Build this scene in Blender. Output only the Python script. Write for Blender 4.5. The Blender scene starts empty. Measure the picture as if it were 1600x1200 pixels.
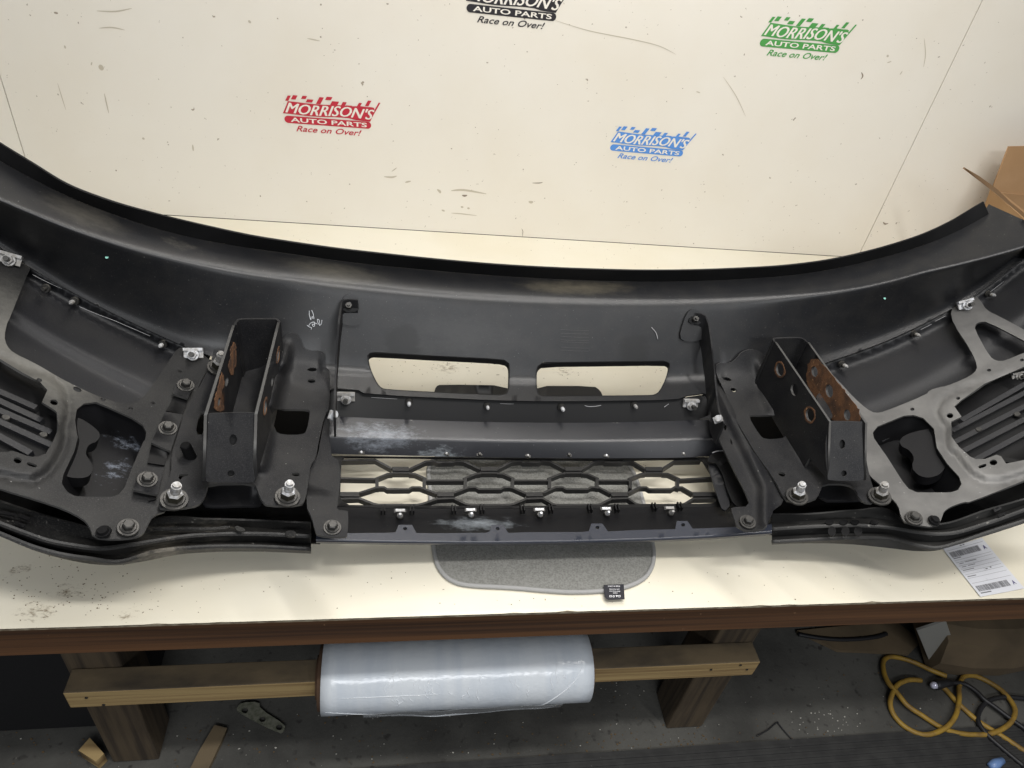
import bpy, bmesh, math, random
import numpy as np
from mathutils import Vector, Matrix, geometry, noise

random.seed(7); np.random.seed(7)
scene = bpy.context.scene
COL = scene.collection

# ------------------------------------------------------------------ camera
YAW, PITCH, ROLL, FPX = 0.219273, 0.668846, 0.162714, 1110.0   # table top is z=0, camera 1 m above it
CAM = np.array([0.0, 0.0, 1.0])
_f = np.array([math.sin(YAW)*math.cos(PITCH), math.cos(YAW)*math.cos(PITCH), -math.sin(PITCH)])
_r0 = np.array([math.cos(YAW), -math.sin(YAW), 0.0]); _u0 = np.cross(_r0, _f)
_r = math.cos(ROLL)*_r0 + math.sin(ROLL)*_u0
_u = -math.sin(ROLL)*_r0 + math.cos(ROLL)*_u0
cd = bpy.data.cameras.new('camera'); cam = bpy.data.objects.new('camera', cd); COL.objects.link(cam)
cam.matrix_world = Matrix(((_r[0], _u[0], -_f[0], CAM[0]), (_r[1], _u[1], -_f[1], CAM[1]),
                           (_r[2], _u[2], -_f[2], CAM[2]), (0, 0, 0, 1)))
cd.sensor_width = 36; cd.lens = FPX/1600*36; cd.clip_start = .02; cd.clip_end = 50
scene.camera = cam

# ------------------------------------------------------------------ world and lamps (indoor, ceiling tubes and an added fill)
w = bpy.data.worlds.new('World'); scene.world = w; w.use_nodes = True
w.node_tree.nodes['Background'].inputs[0].default_value = (.88, .92, 1, 1)
w.node_tree.nodes['Background'].inputs[1].default_value = .14
def lamp(name, loc, target, sx, sy, power, col):
    l = bpy.data.lights.new(name, 'AREA'); l.shape = 'RECTANGLE'; l.size = sx; l.size_y = sy
    l.energy = power; l.color = col
    o = bpy.data.objects.new(name, l); COL.objects.link(o); o.location = loc
    o.rotation_euler = (Vector(target)-Vector(loc)).to_track_quat('-Z', 'Y').to_euler()
    return o
lamp('ceiling_tube', (.22, .20, 2.05), (.25, .75, 0), 1.1, .12, 24, (1, .98, .95))
lamp('ceiling_tube', (.45, 1.31, 2.15), (.40, 1.28, 0), 4.2, .12, 60, (1, .965, .92))
lamp('front_fill_lamp', (.1, -2.3, 2.65), (.25, .9, -.1), 2.4, .3, 50, (.96, .98, 1))  # unseen fill lamp added behind the camera for roll, board and floor
vs = scene.view_settings
vs.view_transform = 'Standard'; vs.look = 'None'; vs.gamma = 1; vs.exposure = 0.08; vs.use_curve_mapping = False

# ------------------------------------------------------------------ projection helpers
def rays(px):
    px = np.asarray(px, float).reshape(-1, 2)
    return ((px[:, 0]-800)/FPX)[:, None]*_r - ((px[:, 1]-600)/FPX)[:, None]*_u + _f
def onz(px, z=0.0):
    d = rays(px); t = (z-1.0)/d[:, 2]; return CAM + t[:, None]*d
def onY(px, Y):
    d = rays(px); t = Y/d[:, 1]; return CAM + t[:, None]*d
def onplane(p0, n):
    p0 = np.asarray(p0, float); n = np.asarray(n, float)
    def fn(px, hs=None):
        d = rays(px); t = ((p0-CAM)@n)/(d@n); return CAM + t[:, None]*d
    return fn
BX = .28                                   # the bumper's middle; its ends sweep up away from the table
def sweep(X):
    t = X-BX; return .16*t*t + .13*t**4
def S(px, h):
    d = rays(px); h = np.broadcast_to(np.asarray(h, float), (len(d),)); z = h.copy()
    for i in range(50):
        X = CAM[0] + (z-1)/d[:, 2]*d[:, 0]
        z = .5*z + .5*(h+sweep(X))
    return CAM + ((z-1)/d[:, 2])[:, None]*d
def S1(x, y, h): return S([(x, y)], h)[0]
def snormal(X): 
    t = X-BX; return Vector((-(.32*t+.52*t**3), 0, 1)).normalized()

def zc(ox, oy, s): return lambda *pts: [(ox+x/s, oy+y/s) for x, y in pts]
Z2 = zc(0, 480, 5.3333); Z3 = zc(0, 690, 5.3333); Z4 = zc(220, 460, 4.706); Z5 = zc(220, 640, 4.706)
Z6 = zc(480, 440, 5); Z7 = zc(480, 620, 5); Z8 = zc(780, 620, 5)
R1 = zc(800, 440, 5); R2 = zc(1060, 460, 4.706); R3 = zc(1060, 640, 4.706)
R4 = zc(1300, 440, 5.3333); R5 = zc(1300, 640, 5.3333); RC = zc(1400, 560, 8)
ZA = zc(0, 380, 10); ZB = zc(0, 620, 8)
F0 = zc(0, 900, 4); F1 = zc(350, 900, 4); F2 = zc(850, 920, 4); F3 = zc(1200, 920, 4)

def curve(pts):
    p = np.array(pts, float); x, y = p[:, 0], p[:, 1]
    m = np.gradient(y, x)
    def f(q):
        q = np.asarray(q, float); i = np.clip(np.searchsorted(x, q)-1, 0, len(x)-2)
        hh = x[i+1]-x[i]; t = (q-x[i])/hh; t = np.clip(t, -.6, 1.6)
        return ((1+2*t)*(1-t)**2*y[i] + t*(1-t)**2*hh*m[i] + t*t*(3-2*t)*y[i+1] + t*t*(t-1)*hh*m[i+1])
    return f
def chaikin(pts, n=1, closed=True, k=.25):
    for _ in range(n):
        out = []; N = len(pts)
        if not closed: out.append(pts[0])
        for i in range(N if closed else N-1):
            a, b = np.array(pts[i], float), np.array(pts[(i+1) % N], float)
            out += [tuple(a*(1-k)+b*k), tuple(a*k+b*(1-k))]
        if not closed: out.append(pts[-1])
        pts = out
    return pts
def dense(pts, step, closed=True):
    out = []; N = len(pts)
    for i in range(N if closed else N-1):
        a, b = np.array(pts[i], float), np.array(pts[(i+1) % N], float)
        m = max(1, int(math.ceil(np.linalg.norm(b-a)/step)))
        for k in range(m): out.append(tuple(a+(b-a)*k/m))
    if not closed: out.append(tuple(pts[-1]))
    return out
def inside(P, poly):
    P = np.asarray(P, float).reshape(-1, 2); q = np.array(poly, float); r = np.zeros(len(P), bool); j = len(q)-1
    x, y = P[:, 0], P[:, 1]
    for i in range(len(q)):
        xi, yi = q[i]; xj, yj = q[j]
        c = ((yi > y) != (yj > y)) & (x < (xj-xi)*(y-yi)/((yj-yi) if yj != yi else 1e-9)+xi)
        r ^= c; j = i
    return r
def dist_poly(P, poly, closed=True):
    P = np.asarray(P, float).reshape(-1, 2); q = np.array(poly, float); D = np.full(len(P), 1e9)
    for i in range(len(q) if closed else len(q)-1):
        a, b = q[i], q[(i+1) % len(q)]; ab = b-a; L = ab@ab+1e-9
        t = np.clip(((P-a)@ab)/L, 0, 1); D = np.minimum(D, np.linalg.norm(P-(a+t[:, None]*ab), axis=1))
    return D
def ell(cx, cy, rx, ry=None, rot=0, n=14):
    ry = ry or rx; c, s = math.cos(math.radians(rot)), math.sin(math.radians(rot)); o = []
    for k in range(n):
        a = 2*math.pi*k/n; x, y = rx*math.cos(a), ry*math.sin(a); o.append((cx+c*x-s*y, cy+s*x+c*y))
    return o

# ------------------------------------------------------------------ materials
def mat(name, col, rough=.5, metal=0., col2=None, vscale=12., vlo=.4, vhi=.65, bump=0., bscale=300., bstretch=True,
        specks=(), stains=(), spec=.5, rvar=0., stretch=None, coat=0., alpha=1., trans=0., objvar=0.):
    m = bpy.data.materials.new(name); m.use_nodes = True
    nt = m.node_tree; N = nt.nodes; L = nt.links; b = N['Principled BSDF']
    b.inputs['Roughness'].default_value = rough; b.inputs['Metallic'].default_value = metal
    b.inputs['Specular IOR Level'].default_value = spec; b.inputs['Coat Weight'].default_value = coat
    b.inputs['Alpha'].default_value = alpha; b.inputs['Transmission Weight'].default_value = trans
    tc = N.new('ShaderNodeTexCoord'); vec = tc.outputs['Object']
    if stretch:
        mp = N.new('ShaderNodeMapping'); mp.inputs['Scale'].default_value = stretch
        L.new(vec, mp.inputs['Vector']); svec = mp.outputs['Vector']
    else: svec = vec
    def noise_(scale, detail=4, v=None, ro=.55):
        n = N.new('ShaderNodeTexNoise'); n.inputs['Scale'].default_value = scale
        n.inputs['Detail'].default_value = detail; n.inputs['Roughness'].default_value = ro
        L.new(v or vec, n.inputs['Vector']); return n.outputs['Fac']
    def ramp(fac, lo, hi):
        r = N.new('ShaderNodeMapRange'); r.inputs['From Min'].default_value = lo; r.inputs['From Max'].default_value = hi
        L.new(fac, r.inputs['Value']); return r.outputs['Result']
    def mix(fac, a, bb):
        x = N.new('ShaderNodeMix'); x.data_type = 'RGBA'; L.new(fac, x.inputs['Factor'])
        for s, v in (('A', a), ('B', bb)):
            sock = [i for i in x.inputs if i.name == s and i.type == 'RGBA'][0]
            if isinstance(v, tuple): sock.default_value = (*v[:3], 1)
            else: L.new(v, sock)
        return [o for o in x.outputs if o.type == 'RGBA'][0]
    def math_(op, a, bb):
        x = N.new('ShaderNodeMath'); x.operation = op
        for i, v in enumerate((a, bb)):
            if isinstance(v, (int, float)): x.inputs[i].default_value = v
            else: L.new(v, x.inputs[i])
        return x.outputs[0]
    c = tuple(col)
    if col2: c = mix(ramp(noise_(vscale, 6, svec), vlo, vhi), tuple(col), tuple(col2))
    for sc, scale, lo, hi in specks: c = mix(ramp(noise_(scale, 2, None, .6), lo, hi), c, tuple(sc))
    for (ctr, rad, sc, nscale, lo, hi) in stains:
        mp = N.new('ShaderNodeMapping'); mp.vector_type = 'TEXTURE'
        mp.inputs['Location'].default_value = tuple(float(q) for q in ctr); mp.inputs['Scale'].default_value = rad
        L.new(vec, mp.inputs['Vector'])
        ln = N.new('ShaderNodeVectorMath'); ln.operation = 'LENGTH'; L.new(mp.outputs['Vector'], ln.inputs[0])
        fall = ramp(ln.outputs['Value'], 1.0, 0.0)
        sm_ = N.new('ShaderNodeMapping'); sm_.inputs['Scale'].default_value = (.45, 1, 1); sm_.inputs['Rotation'].default_value = (0, 0, .25); L.new(vec, sm_.inputs['Vector'])
        k = math_('ADD', math_('MULTIPLY', fall, .55), noise_(nscale, 9, sm_.outputs['Vector'], .82))
        k = math_('MULTIPLY', ramp(k, lo, hi), ramp(ln.outputs['Value'], 1.0, .6)); k = math_('MULTIPLY', k, .85)
        c = mix(k, c, tuple(sc))
    if objvar:
        oi = N.new('ShaderNodeObjectInfo'); c = mix(math_('MULTIPLY', oi.outputs['Random'], objvar), c, (.16, .145, .12))
    if isinstance(c, tuple): b.inputs['Base Color'].default_value = (*c[:3], 1)
    else: L.new(c, b.inputs['Base Color'])
    if rvar:
        L.new(math_('ADD', math_('MULTIPLY', math_('SUBTRACT', noise_(vscale*1.7, 5, svec), .5), rvar*2), rough), b.inputs['Roughness'])
    if bump:
        bp = N.new('ShaderNodeBump'); bp.inputs['Strength'].default_value = bump; bp.inputs['Distance'].default_value = .002
        L.new(noise_(bscale, 3, svec if bstretch else None), bp.inputs['Height']); L.new(bp.outputs['Normal'], b.inputs['Normal'])
    return m
DUST = (.42, .43, .44)
def st(px, h, r, col=DUST, ns=60, lo=.72, hi=.95):
    return (S1(px[0], px[1], h), (r, r, r) if not isinstance(r, tuple) else r, col, ns, lo, hi)
M = {}
M['cream'] = mat('cream_laminate', (.74, .70, .585), .38, col2=(.71, .66, .53), vscale=3, bump=.03, bscale=80,
                 specks=(((.16, .11, .06), 150, .735, .76), ((.3, .26, .2), 70, .745, .78)),
                 stains=tuple((onz([q])[0], (r, r*.7, .1), (.19, .14, .08), 150, 1.0, 1.12) for q, r in
                              (((105, 925), .13), ((60, 955), .16), ((200, 960), .08), ((700, 575), .2), ((880, 580), .15), ((30, 890), .1))))
M['wall'] = mat('cream_wall_panel', (.80, .765, .69), .42, col2=(.77, .725, .635), vscale=2.2, bump=.02, bscale=60,
                specks=(((.33, .28, .22), 55, .74, .775), ((.28, .23, .18), 120, .745, .77)))
M['seam'] = mat('dark_seam', (.06, .05, .04), .8)
M['edge'] = mat('laminate_edge', (.33, .29, .21), .7, col2=(.16, .12, .08), vscale=60)
M['fascia'] = mat('black_plastic', (.0105, .011, .0125), .31, col2=(.0160, .0158, .0162), vscale=30, rvar=.02, spec=0.32, bump=.06, bscale=900,
                  specks=(((.018, .018, .019), 750, .50, .68), ((.16, .16, .15), 420, .70, .80), ((.20, .20, .19), 200, .77, .80)),
                  stains=(st((270, 387), .27, (.10, .03, .04), (.13, .12, .10), 90, .80, 1.25), st((120, 340), .27, (.10, .04, .06), (.075, .070, .060), 60, .52, 1.05), st((520, 425), .28, (.14, .04, .04), (.075, .070, .058), 60, .52, 1.05), st((900, 450), .28, (.16, .03, .04), (.090, .080, .060), 70, .55, 1.05), st((720, 520), .22, (.20, .05, .08), (.034, .034, .034), 25, .62, 1.1), st((425, 435), .24, .03, (.35, .34, .32), 160, .92, 1.05),
                          st((650, 420), .27, .035, (.17, .17, .16), 90, .75, 1.1), 
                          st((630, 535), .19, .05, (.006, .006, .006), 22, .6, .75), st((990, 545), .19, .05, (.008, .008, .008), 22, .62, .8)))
M['flange'] = mat('black_flange_plastic', (.007, .007, .0075), .6, col2=(.011, .011, .0115), vscale=12, spec=0.2, bump=.05, bscale=500)
M['band'] = mat('black_grained_plastic', (.010, .0105, .0135), .33, col2=(.014, .0145, .018), vscale=9, rvar=.08, bump=.08, bscale=800,
                specks=(((.25, .26, .28), 300, .74, .79),),
                stains=(st((590, 682), .075, (.17, .055, .06), (.30, .33, .38), 75, .78, 1.25), st((690, 708), .06, (.12, .03, .05), (.36, .40, .43), 80, .85, 1.25),
                        st((650, 640), .1, .07, (.4, .39, .36), 220, .95, 1.1), 
                        st((960, 650), .1, .05, (.4, .39, .36), 220, .93, 1.1)))
M['void'] = mat('shade_black_skin', (.004, .004, .0042), .7, spec=.06, bump=.05, bscale=400)  # skin kept near black so holes and recesses read as deep shade
M['valance'] = mat('dull_black_valance', (.006, .006, .007), .45, spec=.25, bump=.05, bscale=500, specks=(((.2, .2, .2), 300, .76, .8),), stains=(st((745, 818), .06, (.14, .05, .05), (.30, .33, .36), 70, .80, 1.2),))
M['black'] = mat('matte_black_plastic', (.0055, .0055, .006), .5, spec=0.22, bump=.05, bscale=500, specks=(((.12, .12, .12), 280, .77, .82),))
M['bluelip'] = mat('dark_blue_grey_plastic', (.026, .030, .043), .27, col2=(.031, .035, .048), vscale=10, bump=.04, bscale=600)
M['panel'] = mat('smooth_dark_panel', (.013, .0135, .016), .42, col2=(.019, .019, .020), vscale=8, rvar=.08, spec=0.3, bump=.12, bscale=900,
                 specks=(((.026, .026, .028), 750, .50, .68), ((.22, .22, .22), 240, .75, .82)))
M['stampR'] = mat('pale_grey_steel', (.105, .103, .10), .46, metal=.15, col2=(.16, .157, .151), vscale=14, rvar=.1, spec=0.3, bump=.06, bscale=250,
                  specks=(((.4, .4, .39), 150, .73, .8),))  # much paler grey than the left stamping
M['stampL'] = mat('grey_coated_steel', (.0115, .0116, .0125), .42, metal=.0, col2=(.025, .0245, .024), vscale=9, rvar=.1, spec=0.22, bump=.06, bscale=250,
                  specks=(((.034, .034, .034), 700, .50, .68), ((.4, .4, .39), 180, .745, .8),),
                  stains=(st((10, 520), .13, .16, (.17, .165, .15), 10, .5, 1.1), st((80, 590), .13, .14, (.15, .145, .13), 10, .6, 1.2)))
M['bucket'] = mat('pocket_black_plastic', (.007, .007, .008), .5, spec=0.25, bump=.08, bscale=500,
                  stains=(st((205, 700), .04, .10, (.36, .40, .48), 55, .86, 1.1), st((170, 755), .04, .08, (.34, .38, .46), 60, .86, 1.1)))
M['steel'] = mat('black_coated_steel', (.0100, .0102, .0118), .46, metal=.0, col2=(.0215, .0212, .0215), vscale=16, rvar=.1, spec=0.2, bump=.06, bscale=300,
                 specks=(((.030, .030, .031), 700, .50, .68), ((.36, .35, .33), 210, .745, .8),),
                 stains=(st(Z4((675, 450))[0], .21, .030, (.13, .06, .028), 70, .72, 1.0), st(Z4((580, 780))[0], .2, .032, (.13, .06, .028), 70, .70, 1.0), st(R2((1120, 720))[0], .2, .055, (.11, .052, .026), 60, .78, 1.05), st(R2((748, 560))[0], .21, .022, (.11, .052, .026), 70, .72, 1.05), st(R2((968, 890))[0], .2, .024, (.11, .052, .026), 70, .72, 1.05), st((440, 740), .12, .04, (.45, .42, .38), 190, .95, 1.1), st((375, 660), .2, .05, (.26, .24, .21), 120, .9, 1.1)))
M['litedge'] = mat('bare_lit_edge', (.085, .084, .082), .45, metal=.3)  # bare rim steel made paler to carry the light edges catch
M['rust'] = mat('orange_rust', (.15, .068, .028), .85, col2=(.055, .027, .015), vscale=45, bump=.5, bscale=400, specks=(((.40, .22, .10), 130, .66, .75),))
M['zinc'] = mat('zinc_plated_steel', (.70, .72, .76), .42, metal=.2, col2=(.36, .355, .35), vscale=160, vlo=.40, vhi=.60, objvar=.7)
M['bolt'] = mat('dull_bolt_steel', (.042, .041, .039), .42, metal=.5, col2=(.07, .067, .062), vscale=80)
M['nut'] = mat('olive_nut_steel', (.045, .042, .03), .45, metal=.6)
M['paintw'] = mat('white_chalk', (.55, .57, .60), .9)
M['scratch'] = mat('pale_scratch', (.36, .36, .37), .6)
M['grillebar'] = mat('black_grille_plastic', (.010, .010, .0105), .38, bump=.04, bscale=600)
M['wood'] = mat('raw_pine', (.42, .30, .135), .75, col2=(.22, .14, .06), vscale=18, stretch=(.12, 1, 6), bump=.3, bscale=60)
M['woodgrey'] = mat('grimy_shaded_pine', (.16, .12, .07), .8, col2=(.06, .047, .032), vscale=11, stretch=(.5, 1, 1), bump=.2, bscale=90)
M['leg'] = mat('old_post_wood', (.10, .073, .044), .8, col2=(.045, .033, .022), vscale=26, stretch=(3, 3, .15), bump=.3, bscale=60)
M['board'] = mat('red_brown_stained_board', (.13, .060, .025), .6, col2=(.050, .024, .012), vscale=16, stretch=(.06, 1, 5), bump=.15, bscale=70,
                 specks=(((.30, .17, .09), 60, .74, .78),))
M['film'] = mat('white_stretch_film', (.66, .70, .74), .20, col2=(.58, .63, .69), vscale=5, stretch=(6, 1, 1), bump=.6, bscale=38, bstretch=False)
M['clearfilm'] = mat('loose_clear_film', (.70, .73, .76), .08, alpha=.30, bump=.7, bscale=40)
M['core'] = mat('brown_card_core', (.10, .055, .03), .85)
M['concrete'] = mat('dirty_concrete', (.095, .093, .084), .85, col2=(.045, .044, .040), vscale=4, bump=.5, bscale=120,
                    specks=(((.035, .033, .03), 45, .62, .74), ((.17, .165, .155), 260, .70, .78)))
M['rubber'] = mat('black_rubber_mat', (.022, .022, .022), .7, col2=(.034, .034, .033), vscale=30, specks=(((.2, .2, .19), 150, .75, .8),))
M['fleece'] = mat('grey_fleece', (.235, .235, .22), .95, col2=(.155, .155, .142), vscale=330, bump=.8, bscale=500)
M['binding'] = mat('light_grey_binding', (.33, .33, .325), .85, bump=.8, bscale=500)
M['tag'] = mat('black_satin_tag', (.010, .010, .016), .5)
M['white'] = mat('white_print', (.7, .7, .72), .6)
M['paper'] = mat('white_label_paper', (.66, .67, .71), .6)
M['ink'] = mat('grey_print_ink', (.17, .17, .18), .7)
M['inkblue'] = mat('blue_black_ink', (.07, .06, .17), .7)
M['card'] = mat('brown_cardboard', (.40, .245, .125), .85, col2=(.36, .215, .105), vscale=10, bump=.06, bscale=150)
M['carddark'] = mat('old_brown_cardboard', (.15, .11, .065), .9, col2=(.10, .075, .045), vscale=8)
M['yellow'] = mat('dirty_yellow_cord', (.34, .21, .03), .55, col2=(.20, .12, .03), vscale=30)
M['blackcord'] = mat('black_rubber_cord', (.015, .015, .017), .5)
M['clearplug'] = mat('clear_plug_end', (.75, .75, .92), .1, metal=.2)
M['blueplug'] = mat('blue_plug', (.16, .27, .52), .35)
M['crate'] = mat('black_crate_plastic', (.010, .010, .011), .7, bump=.2, bscale=150)
M['sheet'] = mat('pale_grey_sheet', (.30, .295, .27), .7)
M['galv'] = mat('galvanised_plate', (.30, .30, .24), .5, metal=.4, col2=(.17, .18, .13), vscale=120)
M['dark'] = mat('dark_plywood_back', (.030, .027, .023), .9)
M['crumb'] = mat('brown_crumbs', (.13, .085, .042), .9)
M['flake'] = mat('pale_flakes', (.50, .49, .44), .8)
M['green'] = mat('teal_paint_dot', (.25, .55, .47), .6)
INKC = {'red': (.50, .022, .045), 'black': (.022, .020, .024), 'green': (.075, .32, .075), 'blue': (.09, .27, .68)}
for k, v in INKC.items(): M['logo_'+k] = mat('logo_'+k, v, .5)
M['logo_cream'] = mat('logo_cream_gap', (.81, .775, .70), .42)

# ------------------------------------------------------------------ object helpers
def link(name, me, m, parent=None):
    o = bpy.data.objects.new(name, me); COL.objects.link(o)
    if m is not None:
        for x in (m if isinstance(m, (list, tuple)) else [m]): me.materials.append(M[x] if isinstance(x, str) else x)
    if parent is not None:
        o.parent = parent
        if parent.type == 'EMPTY': o.matrix_parent_inverse = Matrix.Translation(-parent.location)
    return o
def tag(o, label, cat, group=None, kind=None):
    if label: o['label'] = label
    if cat: o['category'] = cat
    if group: o['group'] = group
    if kind: o['kind'] = kind
    return o
def thing(name, loc, label, cat, group=None):
    o = bpy.data.objects.new(name, None); COL.objects.link(o); o.location = loc; o.empty_display_size = .05
    return tag(o, label, cat, group)
def mesh(name, V, F, smooth=True, mats=None):
    me = bpy.data.meshes.new(name); me.from_pydata([tuple(map(float, v)) for v in V], [], F); me.update()
    if smooth: me.polygons.foreach_set('use_smooth', [True]*len(me.polygons))
    if mats is not None: me.polygons.foreach_set('material_index', mats)
    return me
def solid(name, P, F, th, m, parent, rimmat=None):
    """top sheet P,F -> closed shell of thickness th, with its own rim"""
    P = np.asarray(P, float); F = [tuple(f) for f in F]
    nrm = np.zeros_like(P)
    for f in F:
        n = np.cross(P[f[1]]-P[f[0]], P[f[2]]-P[f[0]])
        if len(f) == 4: n = n + np.cross(P[f[2]]-P[f[0]], P[f[3]]-P[f[0]])
        for i in f: nrm[i] += n
    c = CAM - P.mean(0)
    if (nrm.sum(0))@c < 0: F = [f[::-1] for f in F]; nrm = -nrm
    L = np.linalg.norm(nrm, axis=1); L[L == 0] = 1; nrm /= L[:, None]
    B = P - nrm*th; n = len(P)
    V = [*P, *B]; faces = list(F) + [tuple(i+n for i in f[::-1]) for f in F]
    cnt = {}
    for f in F:
        for i in range(len(f)):
            e = (f[i], f[(i+1) % len(f)])
            cnt[e] = 1
    rim = []
    for (a, b) in cnt:
        if (b, a) not in cnt: rim.append((a, b))
    mp = {}
    def rv(i, low):
        k = (i, low)
        if k not in mp: mp[k] = len(V); V.append(B[i] if low else P[i])
        return mp[k]
    nf = len(faces)
    for a, b in rim: faces.append((rv(b, 0), rv(a, 0), rv(a, 1), rv(b, 1)))
    lit_rim = m in ('steel', 'stampL', 'stampR')
    me = mesh(name, V, faces, True, [0]*nf+[1]*(len(faces)-nf) if lit_rim else None)
    return link(name, me, [m, 'litedge'] if lit_rim else m, parent)
def plate(name, outer, m, parent, h=.1, th=.003, holes=(), grid=None, fn=None, sm=1, hs=1, step=14, extra=None):
    outer = dense(chaikin(outer, sm) if sm else list(outer), step)
    hl = [dense(chaikin(q, hs) if (hs and len(q) < 12) else list(q), step) for q in holes]
    pts = []; edges = []
    for ring in [outer]+hl:
        s = len(pts); pts += [Vector((float(a), float(b))) for a, b in ring]
        edges += [(s+i, s+(i+1) % len(ring)) for i in range(len(ring))]
    if grid or extra is not None:
        if extra is not None: G = np.array(extra, float)
        else:
            o = np.array(outer); x0, y0 = o.min(0); x1, y1 = o.max(0)
            gx, gy = np.meshgrid(np.arange(x0, x1, grid), np.arange(y0, y1, grid)); gx = gx + (np.arange(gx.shape[0]) % 2)[:, None]*grid*.5
            G = np.stack([gx.ravel(), gy.ravel()], -1)
        k = inside(G, outer); d = dist_poly(G, outer) > (grid or 5)*.45
        for q in hl: k &= ~inside(G, q); d &= dist_poly(G, q) > (grid or 5)*.45
        pts += [Vector((float(a), float(b))) for a, b in G[k & d]]
    r = geometry.delaunay_2d_cdt(pts, edges, [], 0, 1e-4)
    v2 = np.array([(q.x, q.y) for q in r[0]]); T = [tuple(f) for f in r[2]]
    cen = np.array([v2[list(f)].mean(0) for f in T])
    keep = inside(cen, outer)
    for q in hl: keep &= ~inside(cen, q)
    T = [t for t, k in zip(T, keep) if k]
    par_ = {}
    def find(a):
        while par_.setdefault(a, a) != a: par_[a] = par_[par_[a]]; a = par_[a]
        return a
    for t in T:
        for q in t[1:]: par_[find(q)] = find(t[0])
    cnt_ = {}
    for t in T: cnt_[find(t[0])] = cnt_.get(find(t[0]), 0)+1
    best = max(cnt_, key=cnt_.get); T = [t for t in T if find(t[0]) == best]
    used = sorted({i for t in T for i in t}); mp = {i: k for k, i in enumerate(used)}
    v2 = v2[used]; T = [tuple(mp[i] for i in t) for t in T]
    if fn is not None: P = fn(v2)
    else:
        hh = h(v2) if callable(h) else np.full(len(v2), h)
        P = S(v2, hh)
    return solid(name, P, T, th, m, parent)
def loft(name, rows, m, parent, th=.003, crease=False):
    n = len(rows[0])
    if crease:
        nr = []
        for a, b in zip(rows[:-1], rows[1:]): nr.append((a, b))
        P = np.concatenate([np.concatenate([a, a*.5+b*.5, b]) for a, b in nr]); F = []
        for k in range(len(nr)):
            for i in range(2):
                o = k*3*n+i*n
                for j in range(n-1): F.append((o+j, o+j+1, o+n+j+1, o+n+j))
        return solid(name, P, F, th, m, parent)
    P = np.concatenate([np.asarray(r) for r in rows]); F = []
    for i in range(len(rows)-1):
        for j in range(n-1): F.append((i*n+j, i*n+j+1, (i+1)*n+j+1, (i+1)*n+j))
    return solid(name, P, F, th, m, parent)
def ribbon(name, P, m, parent, drop=.02, th=.003, closed=False, down=(0, 0, -1)):
    P = np.asarray(P, float); n = len(P); dn = np.array(down, float)*drop
    if closed: T = np.roll(P, -1, 0)-np.roll(P, 1, 0)
    else: T = np.gradient(P, axis=0)
    N = np.cross(T, np.array(down, float)); N /= (np.linalg.norm(N, axis=1)[:, None]+1e-9)
    a, b = P+N*th/2, P-N*th/2; V = []; F = []
    for (p, q) in ((a, b), (b, b+dn), (b+dn, a+dn), (a+dn, a)):
        s = len(V); V += list(p)+list(q)
        for i in range(n if closed else n-1):
            j = (i+1) % n; F.append((s+i, s+j, s+n+j, s+n+i))
    if not closed:
        for i in (0, n-1):
            s = len(V); V += [a[i], b[i], b[i]+dn, a[i]+dn]; F.append((s, s+1, s+2, s+3))
    return link(name, mesh(name, V, F), m, parent)
def spline(pts, per=6, closed=False):
    P = np.array(pts, float); n = len(P); o = []
    for i in range(n if closed else n-1):
        g = lambda k: P[k % n] if closed else P[min(max(k, 0), n-1)]
        a, b, c, d = g(i-1), g(i), g(i+1), g(i+2)
        for k in range(per):
            t = k/per
            o.append(.5*((2*b)+(-a+c)*t+(2*a-5*b+4*c-d)*t*t+(-a+3*b-3*c+d)*t**3))
    if not closed: o.append(P[-1])
    return np.array(o)
def tube(name, P, r, m, parent=None, n=8, closed=False):
    P = np.asarray(P, float); k = len(P); V = []; F = []
    rr = np.broadcast_to(np.asarray(r, float), (k,))
    T = (np.roll(P, -1, 0)-np.roll(P, 1, 0)) if closed else np.gradient(P, axis=0)
    up = np.array([0, 0, 1.])
    for i in range(k):
        t = T[i]/(np.linalg.norm(T[i])+1e-9); a = np.cross(t, up)
        if np.linalg.norm(a) < .05: a = np.cross(t, np.array([1., 0, 0]))
        a /= np.linalg.norm(a); b = np.cross(a, t)
        for j in range(n):
            g = 2*math.pi*j/n; V.append(P[i]+rr[i]*(math.cos(g)*a+math.sin(g)*b))
    for i in range(k if closed else k-1):
        for j in range(n):
            i2 = (i+1) % k; F.append((i*n+j, i*n+(j+1) % n, i2*n+(j+1) % n, i2*n+j))
    if not closed: F += [tuple(range(n))[::-1], tuple((k-1)*n+j for j in range(n))]
    return link(name, mesh(name, V, F), m, parent)
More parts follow.
